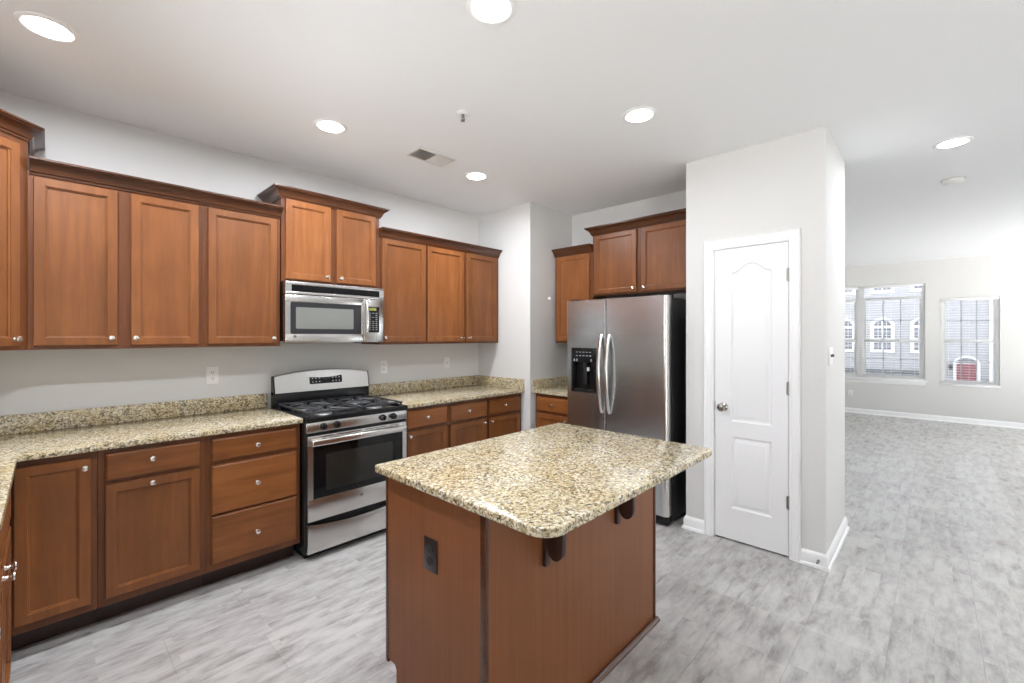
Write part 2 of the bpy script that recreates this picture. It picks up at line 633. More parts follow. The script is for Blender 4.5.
# ------------------------------------------------------------------ the setting
struct(MB().box(XL - 0.2, XF + 0.2, YR - 0.2, YW + 0.2, -0.12, 0).out('floor', 'floor'))
struct(MB().box(XL - 0.2, XF + 0.2, YR - 0.2, YW + 0.2, H, H + 0.12).out('ceiling', 'ceiling'))
struct(MB().box(XL, XF, YW, YW + 0.15, 0, H).out('wall_back', 'wall'))
w = MB()                                 # left wall: unseen window over the sink and patio opening, sized for the light
W3 = (1.25, 2.50, 1.10, 2.05)
for (a, c, z0, z1) in ((W3[1], YW + 0.15, 0, H), (W3[0], W3[1], 0, W3[2]), (W3[0], W3[1], W3[3], H), (-2.0, W3[0], 0, H), (-3.4, -2.0, 2.2, H), (YR, -3.4, 0, H)):
    w.box(XL - 0.15, XL, a, c, z0, z1)
struct(w.out('wall_left', 'wall'))
struct(MB().box(XB, XPE, YB, YW, 0, H).out('wall_corner', 'wall'))
struct(MB().box(XA, XPE, YP1, YB, 0, H).out('wall_alcove', 'wall'))
DY0, DY1, DZ = 0.684, 1.140, 2.046       # pantry door opening
w = MB()
w.box(XP, XP + 0.11, YP0 + 0.11, DY0 - 0.012, 0, H)
w.box(XP, XP + 0.11, DY1 + 0.012, YP1, 0, H)
w.box(XP, XP + 0.11, DY0 - 0.012, DY1 + 0.012, DZ + 0.012, H)
w.box(XP, XPE, YP0, YP0 + 0.11, 0, H)
w.box(XP + 0.11, XPE, YP1 - 0.11, YP1, 0, H)
w.box(XPE - 0.11, XPE, YP0 + 0.11, YP1 - 0.11, 0, H)
struct(w.out('wall_pantry', 'wall'))

# far wall with its two window openings
W1 = (0.12, 1.89, 0.655, 2.352)          # y0, y1, z0, z1
W2 = (-0.748, -0.065, 0.625, 2.068)
w = MB()
w.box(XF, XF + 0.15, W1[1], YW, 0, H)
w.box(XF, XF + 0.15, W1[0], W1[1], 0, W1[2])
w.box(XF, XF + 0.15, W1[0], W1[1], W1[3], H)
w.box(XF, XF + 0.15, W2[1], W1[0], 0, H)
w.box(XF, XF + 0.15, W2[0], W2[1], 0, W2[2])
w.box(XF, XF + 0.15, W2[0], W2[1], W2[3], H)
w.box(XF, XF + 0.15, YR, W2[0], 0, H)
struct(w.out('wall_far', 'wall'))
# right side of the house: wall with wide patio openings letting the daylight in
w = MB()
for a, c in ((XL, 6.8), (9.6, XF)):
    w.box(a, c, YR - 0.15, YR, 0, H)
for a, c in ((6.8, 9.6),):
    w.box(a, c, YR - 0.15, YR, 2.3, H)
struct(w.out('wall_right', 'wall'))

# baseboards: board plus shoe moulding
BASE = [(0, 0), (0.026, 0), (0.026, 0.006), (0.022, 0.016), (0.014, 0.021), (0.014, 0.068), (0.011, 0.080), (0.006, 0.086), (0.003, 0.092), (0, 0.092)]
CASE_W = 0.062
struct(MB().sweep([(XP, DY0 - 0.012 - CASE_W + 0.004), (XP, YP0), (XPE, YP0), (XPE, YW)], BASE, out_left=False).out('baseboard_pantry', 'trim'))
struct(MB().sweep([(3.6, YP1), (XP, YP1), (XP, DY1 + 0.012 + CASE_W - 0.004)], BASE, out_left=False).out('baseboard_pantry_left', 'trim'))
struct(MB().sweep([(XF, YR), (XF, YW)], BASE, out_left=True).out('baseboard_far', 'trim'))

# door casing
def casing():
    m = MB()
    y0, y1, zt = DY0 - 0.008, DY1 + 0.008, DZ + 0.008
    prof = [(0.0, 0.0), (0.0, 0.010), (0.010, 0.012), (0.014, 0.017), (0.048, 0.019), (0.054, 0.024), (CASE_W - 0.004, 0.024), (CASE_W, 0.018), (CASE_W, 0.0)]
    # u = distance from the opening, v = height off the wall
    loops = []
    for (yy, zz, sy, sz) in ((y0, 0, -1, 0), (y0, zt, -1, 1), (y1, zt, 1, 1), (y1, 0, 1, 0)):
        loops.append([(XP - v, yy + sy * u, zz + sz * u) for u, v in prof])
    bm = m.bm
    R = [[bm.verts.new(p) for p in lp] for lp in loops]
    n = len(prof)
    for a, c in zip(R[:-1], R[1:]):
        for k in range(n):
            bm.faces.new((a[k], a[(k + 1) % n], c[(k + 1) % n], c[k]))
    bm.faces.new(R[0])
    bm.faces.new(R[-1][::-1])
    # jamb lining
    m.box(XP, XP + 0.11, DY0 - 0.012, DY0 - 0.003, 0, DZ + 0.012)
    m.box(XP, XP + 0.11, DY1 + 0.003, DY1 + 0.012, 0, DZ + 0.012)
    m.box(XP, XP + 0.11, DY0 - 0.012, DY1 + 0.012, DZ + 0.003, DZ + 0.012)
    return m.out('trim_1', 'trim')
struct(casing())


# pantry door: slab with a cathedral-arched raised panel over a square one
def door_panel_loops(y0, y1, z0, z1, arch):
    """closed outline as list of loops at growing inset; the door faces -X"""
    def outline(ins, x):
        pts = []
        a, c, b, t = y0 + ins, y1 - ins, z0 + ins, z1 - ins
        pts += [(x, a, b), (x, c, b)]
        n = 24
        for k in range(n + 1):
            u = k / n
            yy = c + (a - c) * u
            s = abs(u - 0.5) * 2
            # flat shoulders then an ogee up to the crown
            e = 0.0 if s > 0.9 else 0.5 + 0.5 * math.cos(PI * (s / 0.9) ** 1.15)
            pts.append((x, yy, t - arch + arch * e))
        return pts
    return [outline(i, x) for i, x in ((0.0, 0.0), (0.005, 0.0075), (0.012, 0.0098), (0.018, 0.0095), (0.036, 0.002), (0.041, 0.001))]


def pantry_door():
    xf = XP + 0.004
    m = MB()
    bm = m.bm
    # front face with two panel holes: build as grid of quads around the panels
    P1 = (0.780, 1.030, 0.838, 1.935, 0.058)
    P2 = (0.780, 1.030, 0.232, 0.732, 0.0)
    m.box(xf + 0.010, xf + 0.040, DY0, DY1, 0.012, DZ)
    for a, c, z0, z1 in ((DY0, P1[0], 0.012, DZ), (P1[1], DY1, 0.012, DZ), (P1[0], P1[1], 0.012, P2[2]), (P1[0], P1[1], P2[3], P1[2])):
        m.box(xf, xf + 0.0102, a, c, z0, z1)
    # top rail, its lower edge follows the arch
    lo = door_panel_loops(*P1)[0]
    arc = [(p[1], p[2]) for p in lo[2:]]
    m.prism([(P1[0], DZ), (P1[1], DZ)] + arc, xf, xf + 0.0102, axis='x')
    for P in (P1, P2):
        loops = [[(xf + x, y, z) for x, y, z in lp] for lp in door_panel_loops(*P)]
        R = [[bm.verts.new(p) for p in lp] for lp in loops]
        n = len(R[0])
        for a, c in zip(R[:-1], R[1:]):
            for k in range(n):
                bm.faces.new((a[k], a[(k + 1) % n], c[(k + 1) % n], c[k]))
        bm.faces.new(R[-1])
    me = m.mesh('door_1', 'door', 25)
    d = struct(link('door_1', me))
    k = MB().lathe([(0, 0.0), (0.030, 0.0), (0.030, 0.004), (0.024, 0.009), (0.011, 0.012), (0.0105, 0.028), (0.018, 0.034), (0.0275, 0.043), (0.029, 0.053), (0.023, 0.062), (0.011, 0.066), (0, 0.067)], (0, 0, 0), (-1, 0, 0), 28)
    k.out('door_knob', 'knob_nickel', d, (xf, 1.082, 0.934))
    MB().box(-0.002, 0.003, -0.0015, 0.0045, -0.030, 0.030, 0.001).out('strike_plate', 'hinge', d, (xf - 0.001, DY1 + 0.0005, 0.938))
    for z in (1.83, 1.095, 0.358):
        h = MB().lathe([(0, -0.046), (0.004, -0.045), (0.0062, -0.042), (0.0062, 0.042), (0.004, 0.045), (0, 0.046)], (0, 0, 0), (0, 0, 1), 12)
        h.box(-0.001, 0.006, 0.001, 0.012, -0.040, 0.040)
        h.out('hinge', 'hinge', d, (xf - 0.006, DY0 - 0.002, z))
pantry_door()
m = MB().lathe([(0, 0), (0.009, 0), (0.009, 0.003), (0.0045, 0.005), (0.0045, 0.030), (0.007, 0.031), (0.007, 0.038), (0, 0.039)], (0, 0, 0), (-1, 0, 0), 14)
tag(m.out('doorstop', 'hinge', None, (XP - 0.014, 0.520, 0.045)), 'small dark doorstop stub on the white baseboard right of the pantry door', 'doorstop')


# windows of the far room (they look along +X, so the room side is -X)
def window(name, o, mull, transom, rail, gcols):
    y0, y1, z0, z1 = o
    fw = 0.045
    f = MB()
    xa, xb = XF + 0.028, XF + 0.088
    f.box(xa, xb, y0, y0 + fw, z0, z1, 0.004)
    f.box(xa, xb, y1 - fw, y1, z0, z1, 0.004)
    f.box(xa, xb, y0 + fw, y1 - fw, z0, z0 + fw, 0.004)
    f.box(xa, xb, y0 + fw, y1 - fw, z1 - fw, z1, 0.004)
    for a, c in mull:
        f.box(xa, xb, a, c, z0 + fw, z1 - fw, 0.004)
    root = struct(f.out(name, 'vinyl'))
    cells = [y0 + fw] + [v for p in mull for v in p] + [y1 - fw]
    for i in range(0, len(cells), 2):
        a, c = cells[i], cells[i + 1]
        s = MB()
        ztop = transom[0] if transom else z1 - fw
        if transom:
            s.box(xa + 0.01, xb - 0.01, a, c, transom[0], transom[1], 0.003)
        s.box(xa + 0.008, xb - 0.02, a, c, rail - 0.028, rail + 0.028, 0.003)
        for (p, q) in ((z0 + fw, rail - 0.028), (rail + 0.028, ztop)):
            s.box(xa + 0.015, xb - 0.02, a, a + 0.03, p, q)
            s.box(xa + 0.015, xb - 0.02, c - 0.03, c, p, q)
        s.box(xa + 0.015, xb - 0.02, a + 0.03, c - 0.03, z0 + fw, z0 + fw + 0.03)
        s.out('sash', 'vinyl', root)
        g = MB()
        for k in range(1, gcols):
            yy = a + 0.03 + (c - a - 0.06) * k / gcols
            g.box(xa + 0.032, xa + 0.037, yy - 0.007, yy + 0.007, z0 + fw + 0.03, ztop)
        for zz in ((z0 + fw + rail) / 2, (rail + ztop) / 2):
            g.box(xa + 0.032, xa + 0.037, a + 0.03, c - 0.03, zz - 0.006, zz + 0.006)
        g.out('grille', 'vinyl', root)
        MB().box(xa + 0.025, xa + 0.028, a, c, z0 + fw, z1 - fw).out('pane', 'glass', root)
    return root


win1 = window('window_1', W1, [(0.948, 1.062)], (2.085, 2.135), 1.352, 3)
win2 = window('window_2', W2, [], None, 1.352, 3)
s = MB().box(XF - 0.05, XF + 0.030, W1[0] - 0.03, W1[1] + 0.03, W1[2] - 0.012, W1[2] + 0.022, 0.006)
s.box(XF - 0.014, XF, W1[0] - 0.01, W1[1] + 0.01, W1[2] - 0.075, W1[2] - 0.012, 0.003)
s.out('window_sill', 'trim', win1)
s = MB().box(XF - 0.018, XF + 0.030, W2[0] - 0.005, W2[1] + 0.005, W2[2] - 0.016, W2[2] + 0.010, 0.004)
s.out('window_sill', 'trim', win2)


f = MB()
for (a, c, z0, z1) in ((W3[0], W3[0] + 0.05, W3[2], W3[3]), (W3[1] - 0.05, W3[1], W3[2], W3[3]), (W3[0], W3[1], W3[2], W3[2] + 0.05), (W3[0], W3[1], W3[3] - 0.05, W3[3]), ((W3[0] + W3[1]) / 2 - 0.03, (W3[0] + W3[1]) / 2 + 0.03, W3[2], W3[3])):
    f.box(XL - 0.12, XL - 0.05, a, c, z0, z1)
f = struct(f.out('window_3', 'vinyl'))
MB().box(XL - 0.090, XL - 0.086, W3[0] + 0.04, W3[1] - 0.04, W3[2] + 0.04, W3[3] - 0.04).out('pane', 'glass', f)


def blind(label, y0, y1, z0, z1):
    t = thing('window_blind', label, 'blind', (XF + 0.004, (y0 + y1) / 2, z0), 0, 'window blinds in the far room')
    hw = (y1 - y0) / 2
    zh = z1 - z0
    MB().box(-0.023, 0.023, -hw, hw, zh - 0.045, zh, 0.003).out('headrail', 'blind', t)
    s = MB()
    n = int((zh - 0.08) / 0.043)
    for k in range(n):
        z = 0.04 + k * 0.043
        s.prism([(-0.021, z - 0.001), (0, z + 0.001), (0.021, z - 0.001), (0.021, z), (0, z + 0.002), (-0.021, z)], -hw + 0.004, hw - 0.004, axis='y')
    s.out('slats', 'blind', t)
    MB().box(-0.021, 0.021, -hw + 0.003, hw - 0.003, 0.004, 0.020, 0.003).out('bottom_rail', 'blind', t)
    c = MB()
    for u in (-0.72, 0.0, 0.72):
        c.box(-0.026, -0.0245, u * hw - 0.001, u * hw + 0.001, 0.01, zh - 0.04)
    c.out('ladder_cord', 'blind', t)
    return t


blind('open white slatted blind in the wide far window, right of its mullion', W1[0] + 0.012, 0.992, W1[2] + 0.022, W1[3] - 0.004)
blind('open white slatted blind in the wide far window, left of its mullion', 1.018, W1[1] - 0.012, W1[2] + 0.022, W1[3] - 0.004)
blind('open white slatted blind in the narrower right-hand far window', W2[0] + 0.010, W2[1] - 0.010, W2[2] + 0.010, W2[3] - 0.004)


# ------------------------------------------------------------------ cabinets
KNOB = MB().lathe([(0, 0.0), (0.009, 0.0), (0.0085, 0.002), (0.0055, 0.005), (0.0050, 0.012), (0.0075, 0.016), (0.0125, 0.019), (0.0140, 0.023), (0.0125, 0.0265), (0.007, 0.028), (0, 0.0285)], (0, 0, 0), (0, -1, 0), 20).mesh('knob', 'nickel')


def knob(parent, x, z, y=-0.020):
    return link('knob', KNOB, parent, (x, y, z))


def cab_door(parent, x0, x1, z0, z1, kx=None, kz=None, mat='wood'):
    m = MB()
    lp = [rect(x0, x1, z0, z1, i, y) for i, y in ((0, 0.0), (0, -0.017), (0.003, -0.020), (0.040, -0.020), (0.0415, -0.0155), (0.047, -0.0140), (0.0485, -0.0075), (0.053, -0.0075))]
    m.rings(lp)
    d = m.out('door', mat, parent, angle=20)
    if kx is not None:
        knob(d, kx, kz)
    return d


def cab_drawer(parent, x0, x1, z0, z1, kx=None, kz=None):
    m = MB()
    m.rings([rect(x0, x1, z0, z1, i, y) for i, y in ((0, 0.0), (0, -0.013), (0.002, -0.016), (0.008, -0.020), (0.012, -0.020))])
    d = m.out('drawer', 'wood_h', parent, angle=20)
    if kx is not None:
        knob(d, kx, kz)
    return d


CROWN = [(-0.004, 0.0), (0.008, 0.0), (0.010, 0.010), (0.016, 0.014), (0.018, 0.022), (0.024, 0.036), (0.036, 0.050), (0.050, 0.058), (0.052, 0.064), (0.060, 0.066), (0.060, 0.076), (-0.004, 0.076)]


def crown_prof(z):
    return [(d, z + h) for d, h in CROWN]


def upper(label, loc, rotz, w, d, h, group=None, name='wall_cabinet'):
    t = thing(name, label, 'cabinet', loc, rotz, group)
    b = MB().box(0, w, 0, d, 0, h, 0.0015, 1)
    b.out('body', 'wood_frame', t)
    return t


ZU, ZUT = 1.365, 2.250
YF = 3.256
dU = YW - YF
GU = 'cherry-stained wall cabinets'
# double door, left run
t = upper('cherry-stained wall cabinet with two doors beside the diagonal corner cabinet', (-0.067, YF, ZU), 0, 0.729, dU, ZUT - ZU, GU)
cab_door(t, 0.020, 0.335, 0.020, 0.864, 0.309, 0.058)
cab_door(t, 0.390, 0.705, 0.020, 0.864, 0.409, 0.058)
# single door, left run
t = upper('cherry-stained single-door wall cabinet just left of the microwave', (0.6625, YF, ZU), 0, 0.4435, dU, ZUT - ZU, GU)
cab_door(t, 0.0235, 0.4165, 0.020, 0.864, 0.391, 0.055)
tag(MB().sweep([(-0.060, YF), (1.1115, YF)], crown_prof(2.239), out_left=False).out('crown_molding', 'wood_crown'),
    'long dark crown molding along the three-door cabinet run left of the microwave', 'molding', 'crown moldings')
# tall cabinet over the microwave
XT0, XT1, ZT0, ZT1 = 1.1125, 1.8575, 1.812, 2.412
t = upper('raised short two-door cherry cabinet above the microwave', (XT0, YF, ZT0), 0, XT1 - XT0, dU, ZT1 - ZT0, GU)
cab_door(t, 0.0255, 0.3395, 0.020, 0.572, 0.309, 0.055)
cab_door(t, 0.3885, 0.7045, 0.020, 0.572, 0.412, 0.055)
W_ = XT1 - XT0
MB().sweep([(W_, dU), (W_, 0), (0, 0), (0, dU)][::-1], crown_prof(2.384 - ZT0), out_left=False).out('crown_molding', 'wood_crown', t)
# right of the microwave
t = upper('cherry-stained single-door wall cabinet just right of the microwave', (1.859, YF, ZU), 0, 0.4485, dU, ZUT - ZU, GU)
cab_door(t, 0.018, 0.440, 0.020, 0.864, 0.035, 0.058)
t = upper('cherry-stained two-door wall cabinet ending near the white corner wall', (2.308, YF, ZU), 0, 0.903, dU, ZUT - ZU, GU)
cab_door(t, 0.013, 0.426, 0.020, 0.864, 0.394, 0.052)
cab_door(t, 0.463, 0.862, 0.020, 0.864, 0.487, 0.052)
tag(MB().sweep([(1.8590, YF), (3.2125, YF)], crown_prof(2.235), out_left=False).out('crown_molding', 'wood_crown'),
    'dark crown molding along the cabinets between microwave and white corner wall', 'molding', 'crown moldings')
# diagonal corner cabinet (its own outline in plan)
t = thing('corner_cabinet', 'taller cherry corner cabinet cut off by the left picture edge', 'cabinet', (-0.067, YF, ZU), 0, GU)
px, py = -0.067, YF
dl = 0.358
plan = [(0, 0), (0, dU - 0.001), (XL - px + 0.001, dU - 0.001), (XL - px + 0.001, -0.358), (-dl, -dl)]
MB().prism(plan, 0, ZT1 + 0.012 - ZU).out('body', 'wood_frame', t)
MB().sweep([(-0.66, -dl), (-dl, -dl), (0, 0), (0, dU - 0.002)], crown_prof(2.398 - ZU), out_left=False).out('crown_molding', 'wood_crown', t)
dd = cab_door(t, 0.050, 0.456, 0.020, 1.000, 0.432, 0.055)
dd.rotation_euler = (0, 0, PI / 4)
dd.location = (-dl, -dl, 0)

# alcove uppers: face -X, so local x runs along world -Y
XAF = 3.590
dA = XA - XAF - 0.001
R_A = -PI / 2
t = upper('narrow single-door cherry wall cabinet between the corner wall and the fridge cabinet', (XAF, 2.808, ZU), R_A, 0.450, dA, ZUT - ZU, GU)
cab_door(t, 0.025, 0.420, 0.020, 0.864, 0.395, 0.055)
MB().sweep([(-0.004, 0), (0.4495, 0)], crown_prof(2.233 - ZU), out_left=False).out('crown_molding', 'wood_crown', t)
t = upper('raised short two-door cherry cabinet above the refrigerator', (XAF, 2.3575, ZT0), R_A, 0.960, dA, ZT1 - ZT0, GU)
cab_door(t, 0.026, 0.459, 0.014, 0.566, 0.432, 0.045)
cab_door(t, 0.507, 0.940, 0.014, 0.566, 0.537, 0.045)
MB().sweep([(0, dA - 0.002), (0, 0), (0.960, 0), (0.960, dA - 0.002)], crown_prof(2.384 - ZT0), out_left=False).out('crown_molding', 'wood_crown', t)


def base(label, loc, rotz, w, d, group='cherry-stained base cabinets', toe=0.105, name='base_cabinet'):
    t = thing(name, label, 'cabinet', loc, rotz, group)
    MB().box(0, w, 0, d, 0.112, 0.8835, 0.0015, 1).out('body', 'wood_frame', t)
    MB().box(0.001, w - 0.001, toe, toe + 0.016, 0, 0.1122).out('toe_kick', 'wood_dark', t)
    return t


YBF = 2.937
dB = YW - YBF - 0.001
DZ0, DZ1, RZ0, RZ1 = 0.152, 0.702, 0.737, 0.857
XBL = -0.115                       # front of the left-wall run
# blind corner door
t = base('cherry base cabinet with one full-height door in the left counter corner', (XBL + 0.002, YBF, 0), 0, 0.282, dB)
cab_door(t, 0.012, 0.258, 0.152, 0.850, 0.237, 0.810)
t = base('cherry base cabinet with a drawer above a knob-topped pull-out door', (0.170, YBF, 0), 0, 0.4405, dB)
cab_drawer(t, 0.027, 0.410, RZ0 - 0.012, RZ1, 0.205, 0.806)
cab_door(t, 0.026, 0.410, DZ0, DZ1 + 0.004, 0.205, 0.684)
t = base('cherry base cabinet with three stacked drawers left of the range', (0.611, YBF, 0), 0, 0.504, dB)
cab_drawer(t, 0.024, 0.480, 0.731, 0.854, 0.251, 0.792)
cab_drawer(t, 0.024, 0.480, 0.431, 0.705, 0.251, 0.568)
cab_drawer(t, 0.024, 0.480, 0.152, 0.421, 0.251, 0.277)
t = base('cherry base cabinet with one drawer and one door right of the range', (1.8760, YBF, 0), 0, 0.4290, dB)
cab_drawer(t, 0.026, 0.411, RZ0 - 0.016, RZ1 - 0.002, 0.203, 0.793)
cab_door(t, 0.026, 0.411, DZ0, 0.695, 0.042, 0.662)
t = base('cherry base cabinet with two drawers over two doors by the white corner wall', (2.3055, YBF, 0), 0, 0.905, dB)
cab_drawer(t, 0.018, 0.429, RZ0 - 0.020, RZ1 - 0.006, 0.211, 0.790)
cab_door(t, 0.018, 0.429, DZ0, 0.690, 0.394, 0.660)
cab_drawer(t, 0.466, 0.868, RZ0 - 0.020, RZ1 - 0.008, 0.664, 0.790)
cab_door(t, 0.466, 0.868, DZ0, 0.688, 0.490, 0.660)
# alcove
XAB = 3.278
t = base('cherry base cabinet with one drawer squeezed left of the refrigerator', (XAB, 2.806, 0), R_A, 0.430, XA - XAB - 0.001)
cab_drawer(t, 0.032, 0.405, 0.722, 0.851, 0.215, 0.788)
cab_door(t, 0.032, 0.405, DZ0, 0.694, 0.370, 0.655)
# left-wall run (faces +X): local x runs along world +Y
t = base('cherry sink base cabinet on the left wall, its two close-set knobs at the picture edge', (XBL, 1.685, 0), PI / 2, 0.920, -XL + XBL - 0.001)
cab_drawer(t, 0.025, 0.895, RZ0, RZ1)
cab_door(t, 0.025, 0.4475, DZ0, DZ1, 0.415, 0.678)
cab_door(t, 0.4725, 0.895, DZ0, DZ1, 0.505, 0.678)
t = base('cherry filler cabinet on the left wall between sink base and corner', (XBL, 2.606, 0), PI / 2, 0.330, -XL + XBL - 0.001)
t = base('cherry base cabinet with two drawers and doors nearest on the left wall', (XBL, 0.76, 0), PI / 2, 0.924, -XL + XBL - 0.001)
cab_drawer(t, 0.02, 0.45, RZ0, RZ1, 0.235, 0.797)
cab_drawer(t, 0.474, 0.904, RZ0, RZ1, 0.689, 0.797)
cab_door(t, 0.02, 0.45, DZ0, DZ1, 0.415, 0.66)
cab_door(t, 0.474, 0.904, DZ0, DZ1, 0.51, 0.66)

# ------------------------------------------------------------------ granite worktops
ZC0, ZC1 = 0.884, 0.914
YC, XCL = 2.892, -0.088
t = thing('granite_worktop', 'L-shaped speckled gold granite worktop left of the range with backsplash strip', 'worktop', (0.5, 3.2, ZC0), 0, 'granite worktops')
o = Vector((0.5, 3.2))
pts = [(1.1175, YC), (1.1175, YW), (XL, YW), (XL, 0.70), (XCL, 0.70), (XCL, YC)]
MB().prism([(x - o.x, y - o.y) for x, y in pts], 0, 0.030, b=0.005).out('slab', 'granite', t)
MB().box(XL - o.x, 1.1175 - o.x, YW - 0.020 - o.y, YW - o.y, 0.030, 0.130, 0.002).out('backsplash', 'granite', t)
MB().box(XL - o.x, XL + 0.020 - o.x, 0.70 - o.y, YW - 0.020 - o.y, 0.030, 0.130, 0.002).out('backsplash', 'granite', t)
t = thing('granite_worktop', 'granite worktop right of the range, running into the white corner wall', 'worktop', (2.5, 3.2, ZC0), 0, 'granite worktops')
o = Vector((2.5, 3.2))
MB().prism([(1.8735 - o.x, YC - o.y), (XB - o.x, YC - o.y), (XB - o.x, YW - o.y), (1.8735 - o.x, YW - o.y)], 0, 0.030, b=0.005).out('slab', 'granite', t)
MB().box(1.8735 - o.x, XB - o.x, YW - 0.020 - o.y, YW - o.y, 0.030, 0.130, 0.002).out('backsplash', 'granite', t)
MB().box(XB - 0.020 - o.x, XB - o.x, YC + 0.003 - o.y, YW - 0.020 - o.y, 0.030, 0.130, 0.002).out('backsplash', 'granite', t)
t = thing('granite_worktop', 'short granite worktop in the recess left of the refrigerator', 'worktop', (3.6, 2.6, ZC0), 0, 'granite worktops')
o = Vector((3.6, 2.6))
XCA = 3.246
MB().prism([(XCA - o.x, 2.376 - o.y), (XA - o.x, 2.376 - o.y), (XA - o.x, YB - o.y), (XCA - o.x, YB - o.y)], 0, 0.030, b=0.005).out('slab', 'granite', t)
MB().box(XA - 0.020 - o.x, XA - o.x, 2.376 - o.y, YB - o.y, 0.030, 0.130, 0.002).out('backsplash', 'granite', t)
MB().box(XCA + 0.003 - o.x, XA - 0.020 - o.x, YB - 0.020 - o.y, YB - o.y, 0.030, 0.130, 0.002).out('backsplash', 'granite', t)

# ------------------------------------------------------------------ kitchen island
IX0, IX1, IY0, IY1 = 0.950, 2.118, 1.020, 1.612
t = thing('kitchen_island', 'brown veneered kitchen island body with corbels under the granite top', 'island', ((IX0 + IX1) / 2, (IY0 + IY1) / 2, 0))
cx, cy = (IX0 + IX1) / 2, (IY0 + IY1) / 2
hx, hy = (IX1 - IX0) / 2, (IY1 - IY0) / 2
# core with the toe-kick notch on the far (range) side, drawn in the y-z plane
MB().prism([(-hy + 0.02, 0), (hy - 0.078, 0), (hy - 0.078, 0.125), (hy - 0.006, 0.125), (hy - 0.006, 0.8835), (-hy + 0.02, 0.8835)], -hx + 0.007, hx - 0.007, axis='x').out('core', 'wood_frame', t)
notch = [(-hy + 0.022, 0), (hy - 0.078, 0), (hy - 0.078, 0.118), (hy - 0.066, 0.134), (hy - 0.016, 0.134), (hy - 0.016, 0.8835), (-hy + 0.022, 0.8835)]
MB().prism(notch, -hx, -hx + 0.0072, axis='x').out('end_panel', 'wood_panel', t)
MB().prism(notch, hx - 0.0072, hx, axis='x').out('end_panel', 'wood_panel', t)
MB().box(-hx + 0.012, hx - 0.012, -hy + 0.004, -hy + 0.021, 0.0, 0.8835).out('back_panel', 'wood_panel', t)
for s in (-1, 1):
    a, b_ = sorted((s * hx - s * 0.013, s * hx + s * 0.003))
    MB().box(a, b_, -hy - 0.002, -hy + 0.024, 0, 0.8835, 0.003).out('corner_trim', 'wood_crown', t)
MB().box(-hx - 0.002, -hx + 0.016, hy - 0.018, hy, 0.120, 0.8835, 0.002).out('front_stile', 'wood_crown', t)
MB().box(hx - 0.016, hx + 0.002, hy - 0.018, hy, 0.120, 0.8835, 0.002).out('front_stile', 'wood_crown', t)
SHOE = [(0, 0), (0.018, 0), (0.0175, 0.006), (0.014, 0.013), (0.008, 0.0175), (0, 0.019)]
MB().sweep([(-hx - 0.004, -hy - 0.002), (hx + 0.012, -hy - 0.002)], SHOE, out_left=False).out('shoe_molding', 'wood_crown', t)
# doors on the range side
for i, (a, c_) in enumerate(((-hx + 0.03, -0.2), (-0.185, 0.185), (0.2, hx - 0.03))):
    m = MB()
    lp = [[(x, -y, z) for x, y, z in rect(a, c_, 0.152, 0.702, ins, yy)] for ins, yy in ((0, 0.0), (0, -0.017), (0.003, -0.020), (0.040, -0.020), (0.0415, -0.0155), (0.047, -0.0140), (0.0485, -0.0075), (0.053, -0.0075))]
    d = m.rings(lp).out('door', 'wood', t, (0, hy - 0.006, 0), 20)
    k = link('knob', KNOB, d, (a + 0.03 if i else c_ - 0.03, 0.020, 0.66))
    k.rotation_euler = (0, 0, PI)
    m = MB()
    m.rings([[(x, -y, z) for x, y, z in rect(a, c_, 0.737, 0.857, ins, yy)] for ins, yy in ((0, 0.0), (0, -0.013), (0.008, -0.020), (0.012, -0.020))])
    d = m.out('drawer', 'wood_h', t, (0, hy - 0.006, 0), 20)
    k = link('knob', KNOB, d, ((a + c_) / 2, 0.020, 0.797))
    k.rotation_euler = (0, 0, PI)
# corbels: mounting plate against the panel and a round-nosed bracket
for wx in (1.245, 1.742):
    x = wx - cx
    m = MB()
    m.box(x - 0.014, x + 0.014, -hy - 0.014, -hy + 0.004, 0.605, 0.8835, 0.003)
    pr = []
    d0, d1, zb = -hy - 0.013, -hy - 0.190, 0.690
    pr = [(d0, 0.8835), (d0, 0.69)]
    for k in range(0, 13):
        a = PI * k / 12
        pr.append((-hy - 0.051 + 0.034 * math.cos(a), 0.680 - 0.040 * math.sin(a)))
    pr += [(-hy - 0.088, 0.80), (-hy - 0.098, 0.835), (-hy - 0.13, 0.856), (-hy - 0.19, 0.862), (-hy - 0.19, 0.8835)]
    m.prism(pr, x - 0.013, x + 0.013, axis='x', b=0.002)
    m.out('corbel', 'wood_dark', t)
# outlet on the end panel
m = MB()
oy, oz = 1.305 - cy, 0.652
m.box(-hx - 0.006, -hx, oy - 0.038, oy + 0.038, oz - 0.059, oz + 0.059, 0.003)
ol = m.out('outlet', 'black_plate', t)
ol['label'] = 'dark outlet plate'
m = MB()
for dz in (-0.022, 0.022):
    m.prism([(oy + 0.017 * math.cos(2 * PI * k / 16), oz + dz + 0.014 * math.sin(2 * PI * k / 16)) for k in range(16)], -hx - 0.0085, -hx - 0.005, axis='x')
m.out('receptacle', 'rubber', ol)

tag(MB().prism([(x - 1.523, y - 1.185) for x, y in rounded(0.912, 2.128, 0.7375, 1.640, (0.075, 0.035, 0.012, 0.012))], 0, 0.030, b=0.006, seg=3).out('island_worktop', 'granite', None, (1.523, 1.185, ZC0)),
    'large rounded-corner granite top resting on the kitchen island', 'worktop', 'granite worktops')


